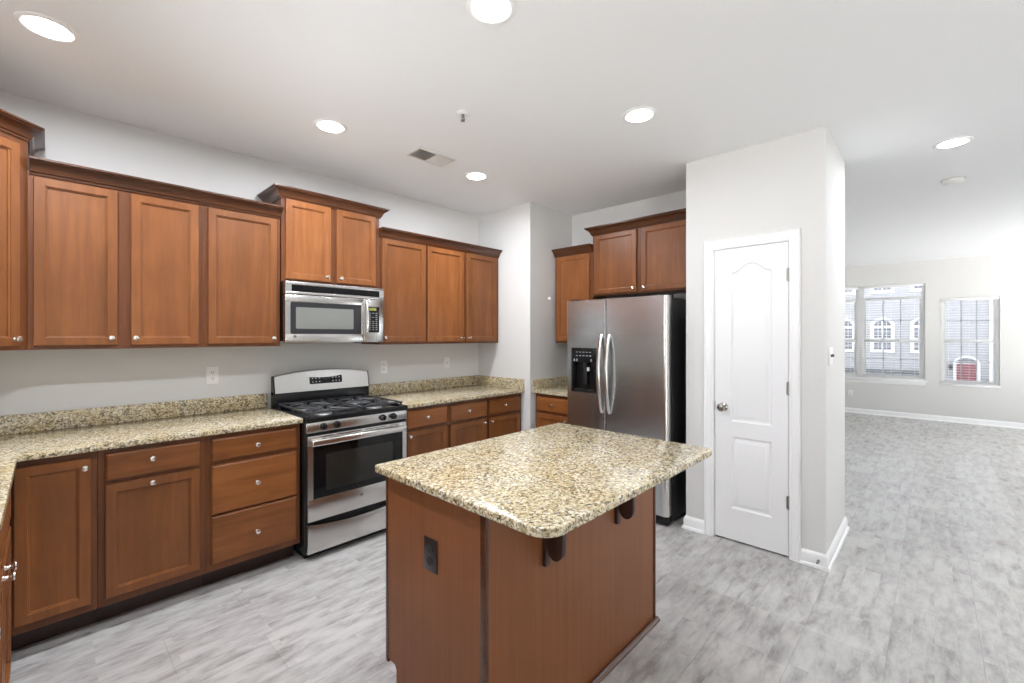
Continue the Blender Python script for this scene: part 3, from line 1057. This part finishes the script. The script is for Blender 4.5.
# ------------------------------------------------------------------ writing
def text_mesh(txt, size, depth=0.0006):
    cu = bpy.data.curves.new('txt', 'FONT')
    cu.body = txt
    cu.size = size
    cu.extrude = depth
    cu.align_x = 'CENTER'
    cu.align_y = 'CENTER'
    ob = bpy.data.objects.new('txt', cu)
    COL.objects.link(ob)
    bpy.context.view_layer.update()
    dg = bpy.context.evaluated_depsgraph_get()
    me = bpy.data.meshes.new_from_object(ob.evaluated_get(dg))
    bpy.data.objects.remove(ob)
    bpy.data.curves.remove(cu)
    return me


def emblem(parent, loc, r, rot=(PI / 2, 0, 0)):
    e = MB().lathe([(0, 0), (r, 0), (r, 0.0012), (r * 0.93, 0.002), (r * 0.90, 0.0014), (0, 0.0014)], (0, 0, 0), (0, 0, 1), 28).out('emblem', 'hinge', parent, loc)
    e.rotation_euler = rot
    me = text_mesh('GE', r * 1.05)
    me.materials.clear()
    me.materials.append(M['rubber'])
    link('lettering', me, e, (0, 0, 0.0018))
    return e


# ------------------------------------------------------------------ gas range
def gas_range():
    x0, x1 = 1.124, 1.870
    xc = (x0 + x1) / 2
    yf = 2.862
    t = thing('gas_range', 'stainless gas range with black cooktop and grates between the base cabinets', 'range', (xc, yf, 0))
    hw = (x1 - x0) / 2
    yb = YW - 0.068 - yf
    # local y: 0 at the door face, + towards the wall
    MB().box(-hw, hw, 0.035, yb, 0.050, 0.880, 0.003).out('body', 'black', t)
    m = MB()
    m.box(-hw + 0.02, hw - 0.02, 0.075, yb - 0.02, 0.0, 0.052)
    m.out('base', 'black_tex', t)
    # storage drawer with the dipped top edge
    n = 20
    top = []
    for k in range(n + 1):
        u = k / n
        x = hw - 0.012 - (2 * hw - 0.024) * u
        top.append((x, 0.236 - 0.034 * (math.sin(PI * u) ** 0.8)))
    MB().prism([(-hw + 0.012, 0.050), (hw - 0.012, 0.050)] + top, 0.0, 0.036, axis='y', b=0.003).out('storage_drawer', 'steel', t)
    # oven door
    d = MB()
    xa, xb = -hw + 0.012, hw - 0.012
    gz0, gz1, gx = 0.392, 0.732, 0.327
    d.box(xa, xb, 0.0, 0.036, 0.252, gz0, 0.003)
    d.box(xa, xb, 0.0, 0.036, gz1, 0.796, 0.003)
    d.box(xa, -gx, 0.0, 0.036, gz0 - 0.004, gz1 + 0.004)
    d.box(gx, xb, 0.0, 0.036, gz0 - 0.004, gz1 + 0.004)
    dr = d.out('oven_door', 'steel', t)
    MB().box(-gx, gx, 0.003, 0.034, gz0, gz1).out('door_glass', 'black_gloss', dr)
    MB().prism(rounded(-0.245, 0.245, 0.432, 0.668, (0.012,) * 4), 0.0018, 0.0045, axis='y').out('viewing_window', 'window_dark', dr)
    # broad flat handle
    h = MB()
    h.box(xa + 0.012, xb - 0.018, -0.040, -0.020, 0.734, 0.776, 0.009, 3)
    for s in (-1, 1):
        a, b_ = sorted((s * (hw - 0.034), s * (hw - 0.064)))
        h.box(a, b_, -0.024, 0.004, 0.742, 0.772, 0.003)
    h.out('door_handle', 'handle', dr)
    v = MB()
    for a, b_ in ((-0.27, -0.20), (-0.17, 0.0), (0.03, 0.19), (0.22, 0.29)):
        v.box(a, b_, -0.001, 0.01, 0.7835, 0.7885)
    v.out('door_vent', 'rubber', dr)
    emblem(dr, (0.0, -0.0005, 0.345), 0.0125)
    # control panel
    cp = MB().box(-hw + 0.004, hw - 0.004, 0.004, 0.060, 0.816, 0.884, 0.006).out('control_panel', 'steel', t)
    for x in (-0.262, -0.172, 0.166, 0.250):
        k = MB().lathe([(0, 0), (0.023, 0), (0.023, 0.004), (0.020, 0.006), (0.019, 0.022), (0.016, 0.026), (0, 0.026)], (0, 0, 0), (0, -1, 0), 20)
        k.box(-0.004, 0.004, -0.034, -0.020, -0.018, 0.018, 0.002)
        k.out('knob', 'black', cp, (x, 0.004, 0.850))
    # cooktop: tray with raised rim
    m = MB()
    m.box(-hw, hw, 0.0, yb - 0.052, 0.880, 0.902, 0.005)
    m.box(-hw, hw, 0.0, 0.022, 0.890, 0.916, 0.006)
    m.box(-hw, -hw + 0.022, 0.0, yb - 0.052, 0.890, 0.916, 0.006)
    m.box(hw - 0.022, hw, 0.0, yb - 0.052, 0.890, 0.916, 0.006)
    m.out('cooktop', 'black', t)
    for x in (-0.19, 0.19):
        for y in (0.17, 0.45):
            b = MB().lathe([(0, 0.902), (0.058, 0.902), (0.055, 0.908), (0.040, 0.910), (0.040, 0.920), (0.0, 0.920)], (x, y, 0), (0, 0, 1), 28)
            bu = b.out('burner', 'burner', t)
            MB().lathe([(0, 0.9195), (0.036, 0.9195), (0.038, 0.924), (0.035, 0.929), (0, 0.930)], (x, y, 0), (0, 0, 1), 28).out('burner_cap', 'iron', bu)
    for s in (-1, 1):
        g = MB()
        a0, a1 = (-0.345, -0.012) if s < 0 else (0.012, 0.345)
        y0, y1 = 0.035, 0.575
        zt = 0.945
        w_ = 0.006
        for y in (y0, (y0 + y1) / 2, y1):
            g.box(a0, a1, y - w_, y + w_, zt - 0.012, zt, 0.002)
        for x in (a0 + w_, a1 - w_):
            g.box(x - w_, x + w_, y0, y1, zt - 0.012, zt, 0.002)
        ac = (a0 + a1) / 2
        for y in (0.17, 0.45):
            for ang in range(0, 360, 45):
                c_, s_ = math.cos(math.radians(ang)), math.sin(math.radians(ang))
                R = 0.130 if ang % 90 == 0 else 0.165
                p0 = Vector((s * 0.19 * 0 + ac + 0.035 * c_, y + 0.035 * s_, zt - 0.004))
                p1 = Vector((ac + R * c_, y + R * s_, zt - 0.006))
                p1.x = min(max(p1.x, a0 + 0.004), a1 - 0.004)
                p1.y = min(max(p1.y, y0), y1)
                g.tube([p0, p1], 0.0055, 6)
        for x in (a0 + 0.008, a1 - 0.008):
            for y in (y0 + 0.003, (y0 + y1) / 2, y1 - 0.003):
                g.box(x - 0.006, x + 0.006, y - 0.006, y + 0.006, 0.901, zt - 0.006)
        g.out('grate', 'iron', t)
    # backguard
    m = MB()
    yb0 = yb - 0.055
    m.box(-hw, hw, yb0 + 0.008, yb, 0.880, 1.030, 0.003)
    # black end caps that lean with the panel
    n = 24
    def zt_(u):
        return 1.142 + 0.036 * math.sin(PI * u) ** 0.75
    for s in (-1, 1):
        a, b_ = sorted((s * hw, s * (hw - 0.014)))
        m.prism([(yb0 - 0.004, 1.012), (yb, 1.0), (yb, 1.139), (yb0 + 0.030, 1.142), (yb0 + 0.018, 1.120)], a, b_, axis='x')
    bg = m.out('backguard', 'black', t)
    m = MB()
    bm = m.bm
    loops = []
    fr, bk = [], []
    xs = [-hw + 0.010 + (2 * hw - 0.020) * k / n for k in range(n + 1)]
    vb = [bm.verts.new((x, yb0 - 0.006, 1.018)) for x in xs]
    vt = [bm.verts.new((x, yb0 + 0.018, zt_(k / n) - 0.008)) for k, x in enumerate(xs)]
    vt2 = [bm.verts.new((x, yb0 + 0.030, zt_(k / n))) for k, x in enumerate(xs)]
    vbk = [bm.verts.new((x, yb, zt_(k / n))) for k, x in enumerate(xs)]
    vbb = [bm.verts.new((x, yb, 1.018)) for x in xs]
    rows = [vb, vt, vt2, vbk, vbb]
    for a, c_ in zip(rows, rows[1:] + rows[:1]):
        for k in range(n):
            bm.faces.new((a[k], a[k + 1], c_[k + 1], c_[k]))
    bm.faces.new([r_[0] for r_ in rows])
    bm.faces.new([r_[-1] for r_ in rows][::-1])
    sp = m.out('backguard_panel', 'steel', bg)
    # clock panel lies on the leaning face
    lean = math.atan2(0.024, 0.116)
    q = MB().prism(rounded(-0.128, 0.128, -0.030, 0.030, (0.010,) * 4), -0.004, 0.002, axis='y').out('clock_panel', 'black_gloss', t, (0.010, yb0 + 0.0095, 1.096))
    q.rotation_euler = (-lean, 0, 0)
    dts = MB()
    for i in range(9):
        if i in (3, 4, 5):
            continue
        for j in range(2):
            x = -0.104 + i * 0.026
            dts.box(x - 0.005, x + 0.005, -0.0046, -0.0038, 0.012 - j * 0.026 - 0.003, 0.012 - j * 0.026 + 0.003)
    dts.out('button_print', 'button', q)
    MB().box(-0.030, 0.030, -0.0046, -0.0038, 0.000, 0.016).out('clock_display', 'window_dark', q)
gas_range()


# ------------------------------------------------------------------ over-the-range microwave
def microwave():
    x0, x1, yf, z0, z1 = 1.1130, 1.8530, 3.180, 1.386, 1.8105
    xc, hw = (x0 + x1) / 2, (x1 - x0) / 2
    t = thing('microwave_oven', 'stainless over-the-range microwave hung under the raised cabinet', 'microwave', (xc, yf, z0))
    h = z1 - z0
    d = YW - yf - 0.002
    m = MB().box(-hw, hw, 0.040, d, 0.012, h, 0.002)
    m.box(0.17, 0.33, 0.03, 0.12, -0.006, 0.014)
    m.out('body', 'black', t)
    Z = lambda z: z - z0
    X = lambda x: x * 1.0063 - xc
    # vent panel on top
    vp = MB()
    gz0, gz1 = Z(1.742), Z(1.787)
    vp.box(-hw, hw, 0.0, 0.042, gz1, h, 0.003)
    vp.box(-hw, hw, 0.0, 0.042, Z(1.722), gz0, 0.003)
    vp.box(-hw, X(1.146), 0.0, 0.042, gz0 - 0.003, gz1 + 0.003)
    vp.box(X(1.804), hw, 0.0, 0.042, gz0 - 0.003, gz1 + 0.003)
    v = vp.out('vent_panel', 'steel', t)
    g = MB()
    g.box(X(1.146), X(1.804), 0.020, 0.040, gz0, gz1)
    for k in range(5):
        z = gz0 + 0.006 + k * 0.0085
        g.box(X(1.146), X(1.804), 0.004, 0.022, z - 0.0018, z + 0.0018)
    g.out('vent_grille', 'black', v)
    # door, slightly bowed
    zd1 = Z(1.7195)
    xr = X(1.668)
    xs = [-hw + (xr + hw) * k / 10 for k in range(11)]
    bow = lambda x: 0.0
    dr = MB()
    wx0, wx1, wz0, wz1 = X(1.142), X(1.650), Z(1.452), Z(1.667)
    dr.box(-hw, xr, 0.0, 0.038, 0.0, wz0, 0.004)
    dr.box(-hw, xr, 0.0, 0.038, wz1, zd1, 0.004)
    dr.box(-hw, wx0, 0.0, 0.038, wz0 - 0.005, wz1 + 0.005)
    dr.box(wx1, xr, 0.0, 0.038, wz0 - 0.005, wz1 + 0.005)
    dr = dr.out('door', 'steel', t)
    MB().prism(rounded(wx0 - 0.003, X(1.612), wz0 - 0.003, wz1 + 0.003, (0.014, 0.003, 0.003, 0.014)), -0.0015, 0.030, axis='y').out('window_frame', 'mw_frame', dr)
    MB().box(X(1.612), wx1 + 0.002, -0.0012, 0.030, wz0 - 0.003, wz1 + 0.003).out('latch_strip', 'rubber', dr)
    MB().prism(rounded(X(1.174), X(1.588), Z(1.485), Z(1.634), (0.006,) * 4), -0.003, 0.0, axis='y').out('window', 'mw_glass', dr)
    path = []
    for k in range(17):
        u = k / 16
        path.append((X(1.688), -0.006 - 0.034 * math.sin(PI * u) ** 0.6, Z(1.400) + u * 0.302))
    MB().tube(path, 0.0088, 14, flat=0.8, up=(0, 1, 0)).out('handle', 'handle', dr)
    emblem(dr, (X(1.167), -0.0005, Z(1.431)), 0.0125)
    # control side
    c = MB()
    c.box(xr + 0.002, hw, 0.0, 0.038, 0.0, zd1, 0.004)
    cp = c.out('control_panel', 'steel', t)
    pa = (X(1.702), X(1.802), Z(1.462), Z(1.663))
    MB().prism(rounded(*pa, (0.010,) * 4), -0.002, 0.02, axis='y').out('keypad', 'black_gloss', cp)
    MB().box(X(1.716), X(1.776), -0.0030, 0.0, Z(1.632), Z(1.654)).out('clock_display', 'lcd', cp)
    b = MB()
    for r_ in range(9):
        for c_ in range(3):
            x = X(1.722) + c_ * 0.028
            z = Z(1.612) - r_ * 0.016
            if r_ in (1, 3) and c_ == 1:
                continue
            b.box(x - 0.008, x + 0.008, -0.0028, -0.001, z - 0.0035, z + 0.0035)
    b.out('button_print', 'button_dim', cp)
microwave()


# ------------------------------------------------------------------ refrigerator (faces -X; local x along world -Y, local y along +X)
def fridge():
    xf, ya, yb_ = 3.190, 2.364, 1.440
    w = ya - yb_
    t = thing('refrigerator', 'stainless side-by-side refrigerator with black sides in the alcove', 'refrigerator', (xf, ya, 0), R_A)
    zt = 1.742
    MB().box(0.006, w - 0.002, 0.078, XA - xf - 0.02, 0.028, 1.728, 0.004).out('body', 'black_tex', t)
    m = MB()
    m.box(0.008, w - 0.004, 0.012, 0.090, 0.012, 0.072, 0.008)
    m.out('toe_grille', 'black', t)
    for x in (0.05, w - 0.05):
        for y in (0.11, 0.60):
            MB().lathe([(0, 0), (0.016, 0), (0.016, 0.03), (0, 0.03)], (x, y, 0), (0, 0, 1), 14).out('foot', 'rubber', t)
    h = MB()
    for x in (0.05, w - 0.05):
        h.box(x - 0.035, x + 0.035, 0.03, 0.15, 1.728, 1.757, 0.006)
    h.out('hinge_cover', 'black', t)
    split = ya - 1.971

    def door_plan(a, c, rl, rr):
        """convex front, rounded outer edges"""
        pts = [(c, 0.070), (a, 0.070)]
        n = 18
        for k in range(n + 1):
            u = k / n
            x = a + (c - a) * u
            e = 0.0
            dl, dr_ = x - a, c - x
            if dl < rl:
                e += rl - math.sqrt(max(0, rl * rl - (rl - dl) ** 2))
            if dr_ < rr:
                e += rr - math.sqrt(max(0, rr * rr - (rr - dr_) ** 2))
            pts.append((x, 0.004 - 0.004 * math.sin(PI * u) + e))
        return pts
    # freezer door with a pocket for the dispenser
    dz = 0.078
    dx0, dx1, dz0, dz1 = ya - 2.316, ya - 2.058, 0.950, 1.333
    def slab(a, c, z0, z1):
        return [(c, 0.070), (a, 0.070), (a, 0.004), (a + 0.006, 0.0), (c - 0.006, 0.0), (c, 0.004)]
    fd = MB()
    fd.prism(slab(0, split - 0.003, 0, 0), dz, dz0, axis='z', b=0.0)
    fd.prism(slab(0, split - 0.003, 0, 0), dz1, zt, axis='z', b=0.0)
    fd.prism([(dx0, 0.070), (0, 0.070), (0, 0.004), (0.006, 0.0), (dx0, 0.0)], dz0, dz1, axis='z')
    fd.prism([(split - 0.003, 0.070), (dx1, 0.070), (dx1, 0.0), (split - 0.009, 0.0), (split - 0.003, 0.004)], dz0, dz1, axis='z')
    bmesh.ops.remove_doubles(fd.bm, verts=fd.bm.verts, dist=1e-5)
    fd = fd.out('freezer_door', 'steel_fridge', t, angle=30)
    rd = MB()
    rd.prism([(w - 0.003, 0.070), (split + 0.003, 0.070), (split + 0.003, 0.004), (split + 0.009, 0.0), (w - 0.040, 0.0)], dz, zt, axis='z')
    rd = rd.out('fridge_door', 'steel_fridge', t, angle=30)
    # pale moulded edge at the hinge side
    eg = [(w - 0.040, 0.0005), (w - 0.025, -0.0015), (w - 0.010, 0.004), (w - 0.002, 0.014), (w - 0.002, 0.070), (w - 0.0405, 0.070)]
    MB().prism(eg, dz, zt, axis='z').out('door_edge', 'handle', rd, angle=50)
    # gaskets, and a black strip for the shade in the door gap
    g = MB()
    g.box(0.012, split - 0.012, 0.069, 0.080, dz + 0.01, zt - 0.012)
    g.box(split + 0.012, w - 0.012, 0.069, 0.080, dz + 0.01, zt - 0.012)
    g.box(split - 0.0045, split + 0.0045, 0.006, 0.070, dz + 0.002, zt - 0.003)  # black filler that keeps the seam between the doors dark
    g.out('gasket_and_gap_shade', 'rubber', t)
    # dispenser
    di = MB()
    cz1 = 1.205
    di.box(dx0, dx1, -0.006, 0.05, cz1, dz1, 0.005)                     # control head
    di.box(dx0, dx0 + 0.022, -0.006, 0.05, dz0, cz1 + 0.004, 0.003)
    di.box(dx1 - 0.022, dx1, -0.006, 0.05, dz0, cz1 + 0.004, 0.003)
    di.box(dx0, dx1, -0.006, 0.05, dz0, dz0 + 0.020, 0.003)
    di.box(dx0 + 0.02, dx1 - 0.02, 0.052, 0.062, dz0, cz1 + 0.01)         # back of the recess
    di = di.out('dispenser', 'black', fd)
    s = MB()
    xm = (dx0 + dx1) / 2
    s.box(xm - 0.020, xm + 0.016, 0.020, 0.034, 1.010, 1.165, 0.006)     # paddle
    s.lathe([(0, 0), (0.014, 0), (0.020, 0.03), (0.020, 0.05), (0, 0.05)], (xm - 0.004, 0.026, 1.158), (0, 0, 1), 16)
    s.out('dispenser_paddle', 'black_tex', di)
    MB().lathe([(0, 0), (0.010, 0), (0.012, 0.030), (0, 0.030)], (xm + 0.036, 0.014, 1.135), (0, 0, 1), 14).out('water_spout', 'plate', di)
    g = MB()
    for k in range(9):
        x = dx0 + 0.032 + k * (dx1 - dx0 - 0.064) / 8
        g.box(x - 0.006, x + 0.006, 0.0, 0.045, dz0 + 0.0195, dz0 + 0.024)
    g.out('drip_grate', 'hinge', di)
    p = MB()
    for k in range(5):
        x = dx0 + 0.062 + k * 0.034
        p.box(x - 0.009, x + 0.009, -0.0075, -0.005, 1.262, 1.268)
        p.box(x - 0.009, x + 0.009, -0.0075, -0.005, 1.294, 1.298)
    for x in (dx0 + 0.035, dx0 + 0.062, dx1 - 0.05):
        p.box(x - 0.004, x + 0.004, -0.0075, -0.005, 1.218, 1.238)
    p.out('button_print', 'button', di)
    # bowed handles
    for x, par in ((split - 0.036, fd), (split + 0.036, rd)):
        path = []
        rr = []
        for k in range(25):
            u = k / 24
            path.append((x, 0.004 - 0.062 * math.sin(PI * u) ** 0.6, 0.800 + 0.645 * u))
            rr.append(0.0165)
        MB().tube(path, rr, 14, flat=0.75, up=(0, 1, 0)).out('handle', 'handle', par)
fridge()


# ------------------------------------------------------------------ small fittings on walls
def outlet(label, loc, group='white wall outlets', kind='outlet'):
    """faces -Y"""
    t = thing('wall_outlet', label, 'outlet', loc, 0, group)
    MB().box(-0.036, 0.036, -0.005, 0.0, -0.058, 0.058, 0.003).out('cover_plate', 'plate', t)
    for dz in (-0.021, 0.021):
        r = MB().prism(rounded(-0.017, 0.017, dz - 0.014, dz + 0.014, (0.008,) * 4), -0.0075, -0.004, axis='y').out('receptacle', 'plate', t)
        s = MB()
        for x in (-0.007, 0.007):
            s.box(x - 0.0015, x + 0.0015, -0.0082, -0.006, dz - 0.003, dz + 0.007)
        s.lathe([(0, 0), (0.0025, 0), (0.0025, 0.002), (0, 0.002)], (0, -0.0062, dz - 0.008), (0, -1, 0), 10)
        s.out('slot', 'plate_dark', r)
    return t


o1 = outlet('white outlet on the wall above the left worktop', (0.777, YW, 1.166))
o2 = dup(o1, (2.074, YW, 1.158), 'white outlet on the wall just right of the range')
o3 = thing('wall_switch', 'white wall switch near the right end of the backsplash', 'switch', (2.780, YW, 1.163))
MB().box(-0.036, 0.036, -0.005, 0.0, -0.058, 0.058, 0.003).out('cover_plate', 'plate', o3)
MB().box(-0.005, 0.005, -0.014, -0.004, -0.010, 0.010, 0.002).out('toggle', 'plate', o3)
o4 = dup(o1, (XF, 1.144, 0.367), 'white outlet low on the far wall under the wide window', -PI / 2)

t = thing('light_switch', 'white light switch plate on the pantry end wall', 'switch', (3.46, YP0, 1.305))
MB().box(-0.058, 0.058, -0.006, 0.0, -0.058, 0.058, 0.003).out('cover_plate', 'plate', t)
m = MB()
for x in (-0.023, 0.023):
    m.box(x - 0.004, x + 0.004, -0.018, -0.004, -0.004, 0.012, 0.002)
m.out('toggle', 'plate_dark', t)
m = MB().lathe([(0, 0), (0.017, 0), (0.017, 0.008), (0.012, 0.018), (0, 0.020)], (0, 0, 0), (0, -1, 0), 20)
tag(m.out('wall_sensor', 'plate', None, (3.506, YB, 1.813)), 'tiny round white sensor on the grey side wall left of the fridge cabinets', 'sensor')


# ------------------------------------------------------------------ ceiling fittings
def can_light(label, x, y, watt):
    t = thing('recessed_light', label, 'ceiling light', (x, y, H), 0, 'recessed ceiling lights')
    tr = MB()
    bm = tr.bm
    prof = [(0.0, -0.0005), (0.098, -0.0005), (0.098, -0.003), (0.094, -0.006), (0.080, -0.007), (0.076, -0.004), (0.0, -0.004)]
    tr.lathe(prof, (0, 0, 0), (0, 0, 1), 36).out('trim_ring', 'can_trim', t)
    MB().lathe([(0.0, -0.0042), (0.071, -0.0042), (0.071, -0.0055), (0.0, -0.0058)], (0, 0, 0), (0, 0, 1), 36).out('diffuser', 'can_light', t)
    ld = bpy.data.lights.new('lamp', 'AREA')
    ld.shape = 'DISK'
    ld.size = 0.140
    ld.energy = watt
    ld.spread = CAN_SPREAD
    ld.color = (0.94, 0.98, 1.05)
    lo = bpy.data.objects.new('lamp', ld)
    COL.objects.link(lo)
    lo.parent = t
    lo.location = (0, 0, -0.0075)
    return t


CANS = [('lit round ceiling light nearest the top-left corner', 0.003, 2.69, 11.5),
        ('lit round ceiling light at the top edge above the island', 1.205, 1.262, 8.5),
        ('lit round ceiling light above the range', 1.205, 2.69, 10.5),
        ('lit round ceiling light nearest the white corner wall', 2.390, 2.675, 11.5),
        ('lit round ceiling light in front of the pantry wall', 2.390, 1.250, 1.8),
        ('lit round ceiling light at the right, out in the living room', 4.175, -0.088, 9.5),
        ('lit round ceiling light over the viewer', 0.003, 1.262, 11.0),
        ('added unseen ceiling light far right in the living room', 6.9, -1.9, 17.0),  # from here on: out of view, added to brighten the living room
        ('added unseen ceiling light deep in the living room', 8.6, -2.3, 13.0),
        ('added unseen ceiling light near the patio side of the living room', 4.2, -2.6, 8.0)]
for lab, x, y, watt in CANS:
    can_light(lab, x, y, watt)

t = thing('ceiling_vent', 'rectangular ceiling vent, half dark and half pale, left of the sprinkler', 'vent', (1.911, 2.630, H))
f = MB()
for a in (((-0.155, 0.155, -0.090, -0.070)), ((-0.155, 0.155, 0.070, 0.090)), ((-0.155, -0.138, -0.070, 0.070)), ((0.138, 0.155, -0.070, 0.070)), ((-0.004, 0.004, -0.070, 0.070))):
    f.box(a[0], a[1], a[2], a[3], -0.007, -0.0005, 0.0015)
f.out('frame', 'vent', t)
MB().box(-0.140, 0.140, -0.072, 0.072, -0.0025, -0.0004).out('duct', 'vent_dark', t)
for s in (-1, 1):
    v = MB()
    for k in range(13):
        x = s * (0.010 + k * 0.0102)
        q = 0.0038 * -s
        v.prism([(x - q, -0.0125), (x - q + 0.0012, -0.0125), (x + q + 0.0015, -0.003), (x + q, -0.003)], -0.070, 0.070, axis='y')
    v.out('louvres', 'vent', t)

t = thing('fire_sprinkler', 'small metal fire sprinkler hanging from the kitchen ceiling', 'sprinkler', (1.66, 1.975, H))
MB().lathe([(0, 0), (0.034, 0), (0.030, -0.006), (0.016, -0.011), (0, -0.011)][::-1], (0, 0, 0), (0, 0, 1), 24).out('escutcheon', 'can_trim', t)
m = MB().lathe([(0, -0.010), (0.009, -0.010), (0.009, -0.024), (0.005, -0.026), (0.003, -0.045), (0, -0.045)][::-1], (0, 0, 0), (0, 0, 1), 14)
for s in (-1, 1):
    m.tube([(s * 0.008, 0, -0.022), (s * 0.013, 0, -0.034), (s * 0.003, 0, -0.048)], 0.0022, 6)
m.lathe([(0, -0.048), (0.013, -0.047), (0.013, -0.049), (0, -0.050)][::-1], (0, 0, 0), (0, 0, 1), 18)
m.out('sprinkler_head', 'hinge', t)

t = thing('smoke_detector', 'round white smoke detector on the living room ceiling below the right light', 'detector', (5.144, -0.109, H))
MB().lathe([(0, 0), (0.078, 0), (0.078, -0.010), (0, -0.010)][::-1], (0, 0, 0), (0, 0, 1), 32).out('mounting_plate', 'vent', t)
MB().lathe([(0, -0.010), (0.068, -0.010), (0.066, -0.030), (0.052, -0.040), (0, -0.041)][::-1], (0, 0, 0), (0, 0, 1), 32).out('detector_body', 'plate', t)

# ------------------------------------------------------------------ the house across the street
SX = 34.0
K = SX / 24.0
fy = lambda y: y * K
fz = lambda z: (z - CAM_H) * K + CAM_H
ZG = -3.2
tag(MB().box(XF + 0.6, SX + 12, -30, 40, ZG - 0.3, ZG).out('ground', 'ground'), 'grey pavement between the house and the building across', 'ground')
bpy.data.objects['ground']['kind'] = 'structure'
for k_ in ('label', 'category'):
    del bpy.data.objects['ground'][k_]
hs = thing('townhouse', 'pale grey sided house with arched windows seen through the far windows', 'house', (SX, 0, ZG))


def hz(z):
    return fz(z) - ZG


MB().box(0, 6, -14, 20, 0, 12.0).out('siding_wall', 'siding', hs)
MB().box(-0.25, 0.02, fy(-0.25), 20, hz(-0.10), hz(0.045)).out('porch_roof_edge', 'ext_dark', hs)


def arched(y0, y1, z0, z1, rise, n=16):
    pts = [(y0, z0), (y1, z0)]
    for k in range(n + 1):
        u = k / n
        pts.append((y1 + (y0 - y1) * u, z1 - rise + rise * math.sin(PI * u) ** 0.7))
    return pts


def house_window(yc, z0, z1, first_floor=True):
    hwid = 0.39 * K
    f = MB().prism(arched(yc - hwid, yc + hwid, z0, z1, 0.26 * K), -0.06, 0.01, axis='x').out('window', 'ext_trim', hs)
    gw = hwid - 0.12 * K
    zc = z1 - 0.44 * K
    g = MB()
    g.prism([(yc - gw, z0 + 0.11 * K), (yc + gw, z0 + 0.11 * K), (yc + gw, zc), (yc - gw, zc)], -0.07, -0.05, axis='x')
    g.prism(arched(yc - gw, yc + gw, zc + 0.09 * K, z1 - 0.10 * K, 0.18 * K), -0.07, -0.05, axis='x')
    g.out('pane', 'ext_glass', f)
    m = MB()
    for u in (-0.5, 0.0, 0.5):
        hh = 0.012 if u else 0.035
        m.box(-0.085, -0.068, yc + u * gw - hh, yc + u * gw + hh, z0 + 0.11 * K, z1 - 0.14 * K)
    for k in range(1, 6):
        z = z0 + 0.11 * K + (zc - z0 - 0.11 * K) * k / 6
        hh = 0.03 if k == 3 else 0.012
        m.box(-0.085, -0.068, yc - gw, yc + gw, z - hh, z + hh)
    m.out('muntins', 'ext_trim', f)


for yc in (2.85, 1.575, 0.33):
    house_window(fy(yc), hz(0.76), hz(2.215))
    house_window(fy(yc), hz(3.22), hz(4.70))
# front door with arched fanlight
dyc = -0.872
MB().prism(arched(fy(dyc - 0.36), fy(dyc + 0.36), 0.25, hz(0.70), 0.24 * K), -0.08, 0.01, axis='x').out('door_surround', 'ext_trim', hs)
MB().prism(arched(fy(dyc - 0.27), fy(dyc + 0.27), hz(0.42), hz(0.62), 0.16 * K), -0.10, -0.07, axis='x').out('fanlight', 'ext_glass', hs)
d = MB().box(-0.11, -0.07, fy(dyc - 0.27), fy(dyc + 0.27), 0.28, hz(0.39))
for k in range(2):
    for j in range(3):
        a = fy(dyc - 0.27) + 0.07 + k * 0.37
        z = 0.45 + j * 0.75
        d.box(-0.125, -0.105, a, a + 0.28, z, z + 0.6, 0.01)
d.out('front_door', 'ext_red', hs)
MB().box(-0.10, 0.01, fy(-1.545), fy(-1.455), 0, hz(4.2)).out('corner_board', 'ext_trim', hs)
for y, z in ((-0.43, 0.262), (-1.60, 2.296)):
    m = MB()
    m.box(-0.24, 0.0, fy(y) - 0.02, fy(y) + 0.02, hz(z) + 0.12, hz(z) + 0.15)
    m.lathe([(0, 0.14), (0.02, 0.13), (0.10, 0.05), (0.07, -0.14), (0.0, -0.17)][::-1], (-0.22, fy(y), hz(z)), (0, 0, 1), 8)
    m.out('lantern', 'lamp_black', hs)

sh = thing('shrub', 'green shrub beside the red door outside the right-hand window', 'shrub', (SX - 0.6, fy(-1.375), ZG))
m = MB()
for k in range(600):
    a = random.uniform(0, 2 * PI)
    z = random.uniform(0.15, 1.0)
    r = 0.34 * math.sin(PI * min(1, z * 0.9 + 0.1)) ** 0.6 * random.uniform(0.5, 1)
    p = Vector((r * math.cos(a), r * math.sin(a), z * (fz(-0.18) - ZG)))
    u = Vector((random.uniform(-1, 1), random.uniform(-1, 1), random.uniform(-0.4, 1))).normalized() * 0.09
    v = Vector((random.uniform(-1, 1), random.uniform(-1, 1), random.uniform(-1, 1))).normalized() * 0.035
    vs = [m.bm.verts.new(p + q) for q in (u * 0, u * 0.5 + v, u, u * 0.5 - v)]
    m.bm.faces.new(vs)
m.out('foliage', 'leaf', sh)
MB().lathe([(0, 0), (0.04, 0), (0.025, 1.6), (0, 1.6)], (0, 0, 0), (0, 0, 1), 8).out('stem', 'wood_dark', sh)
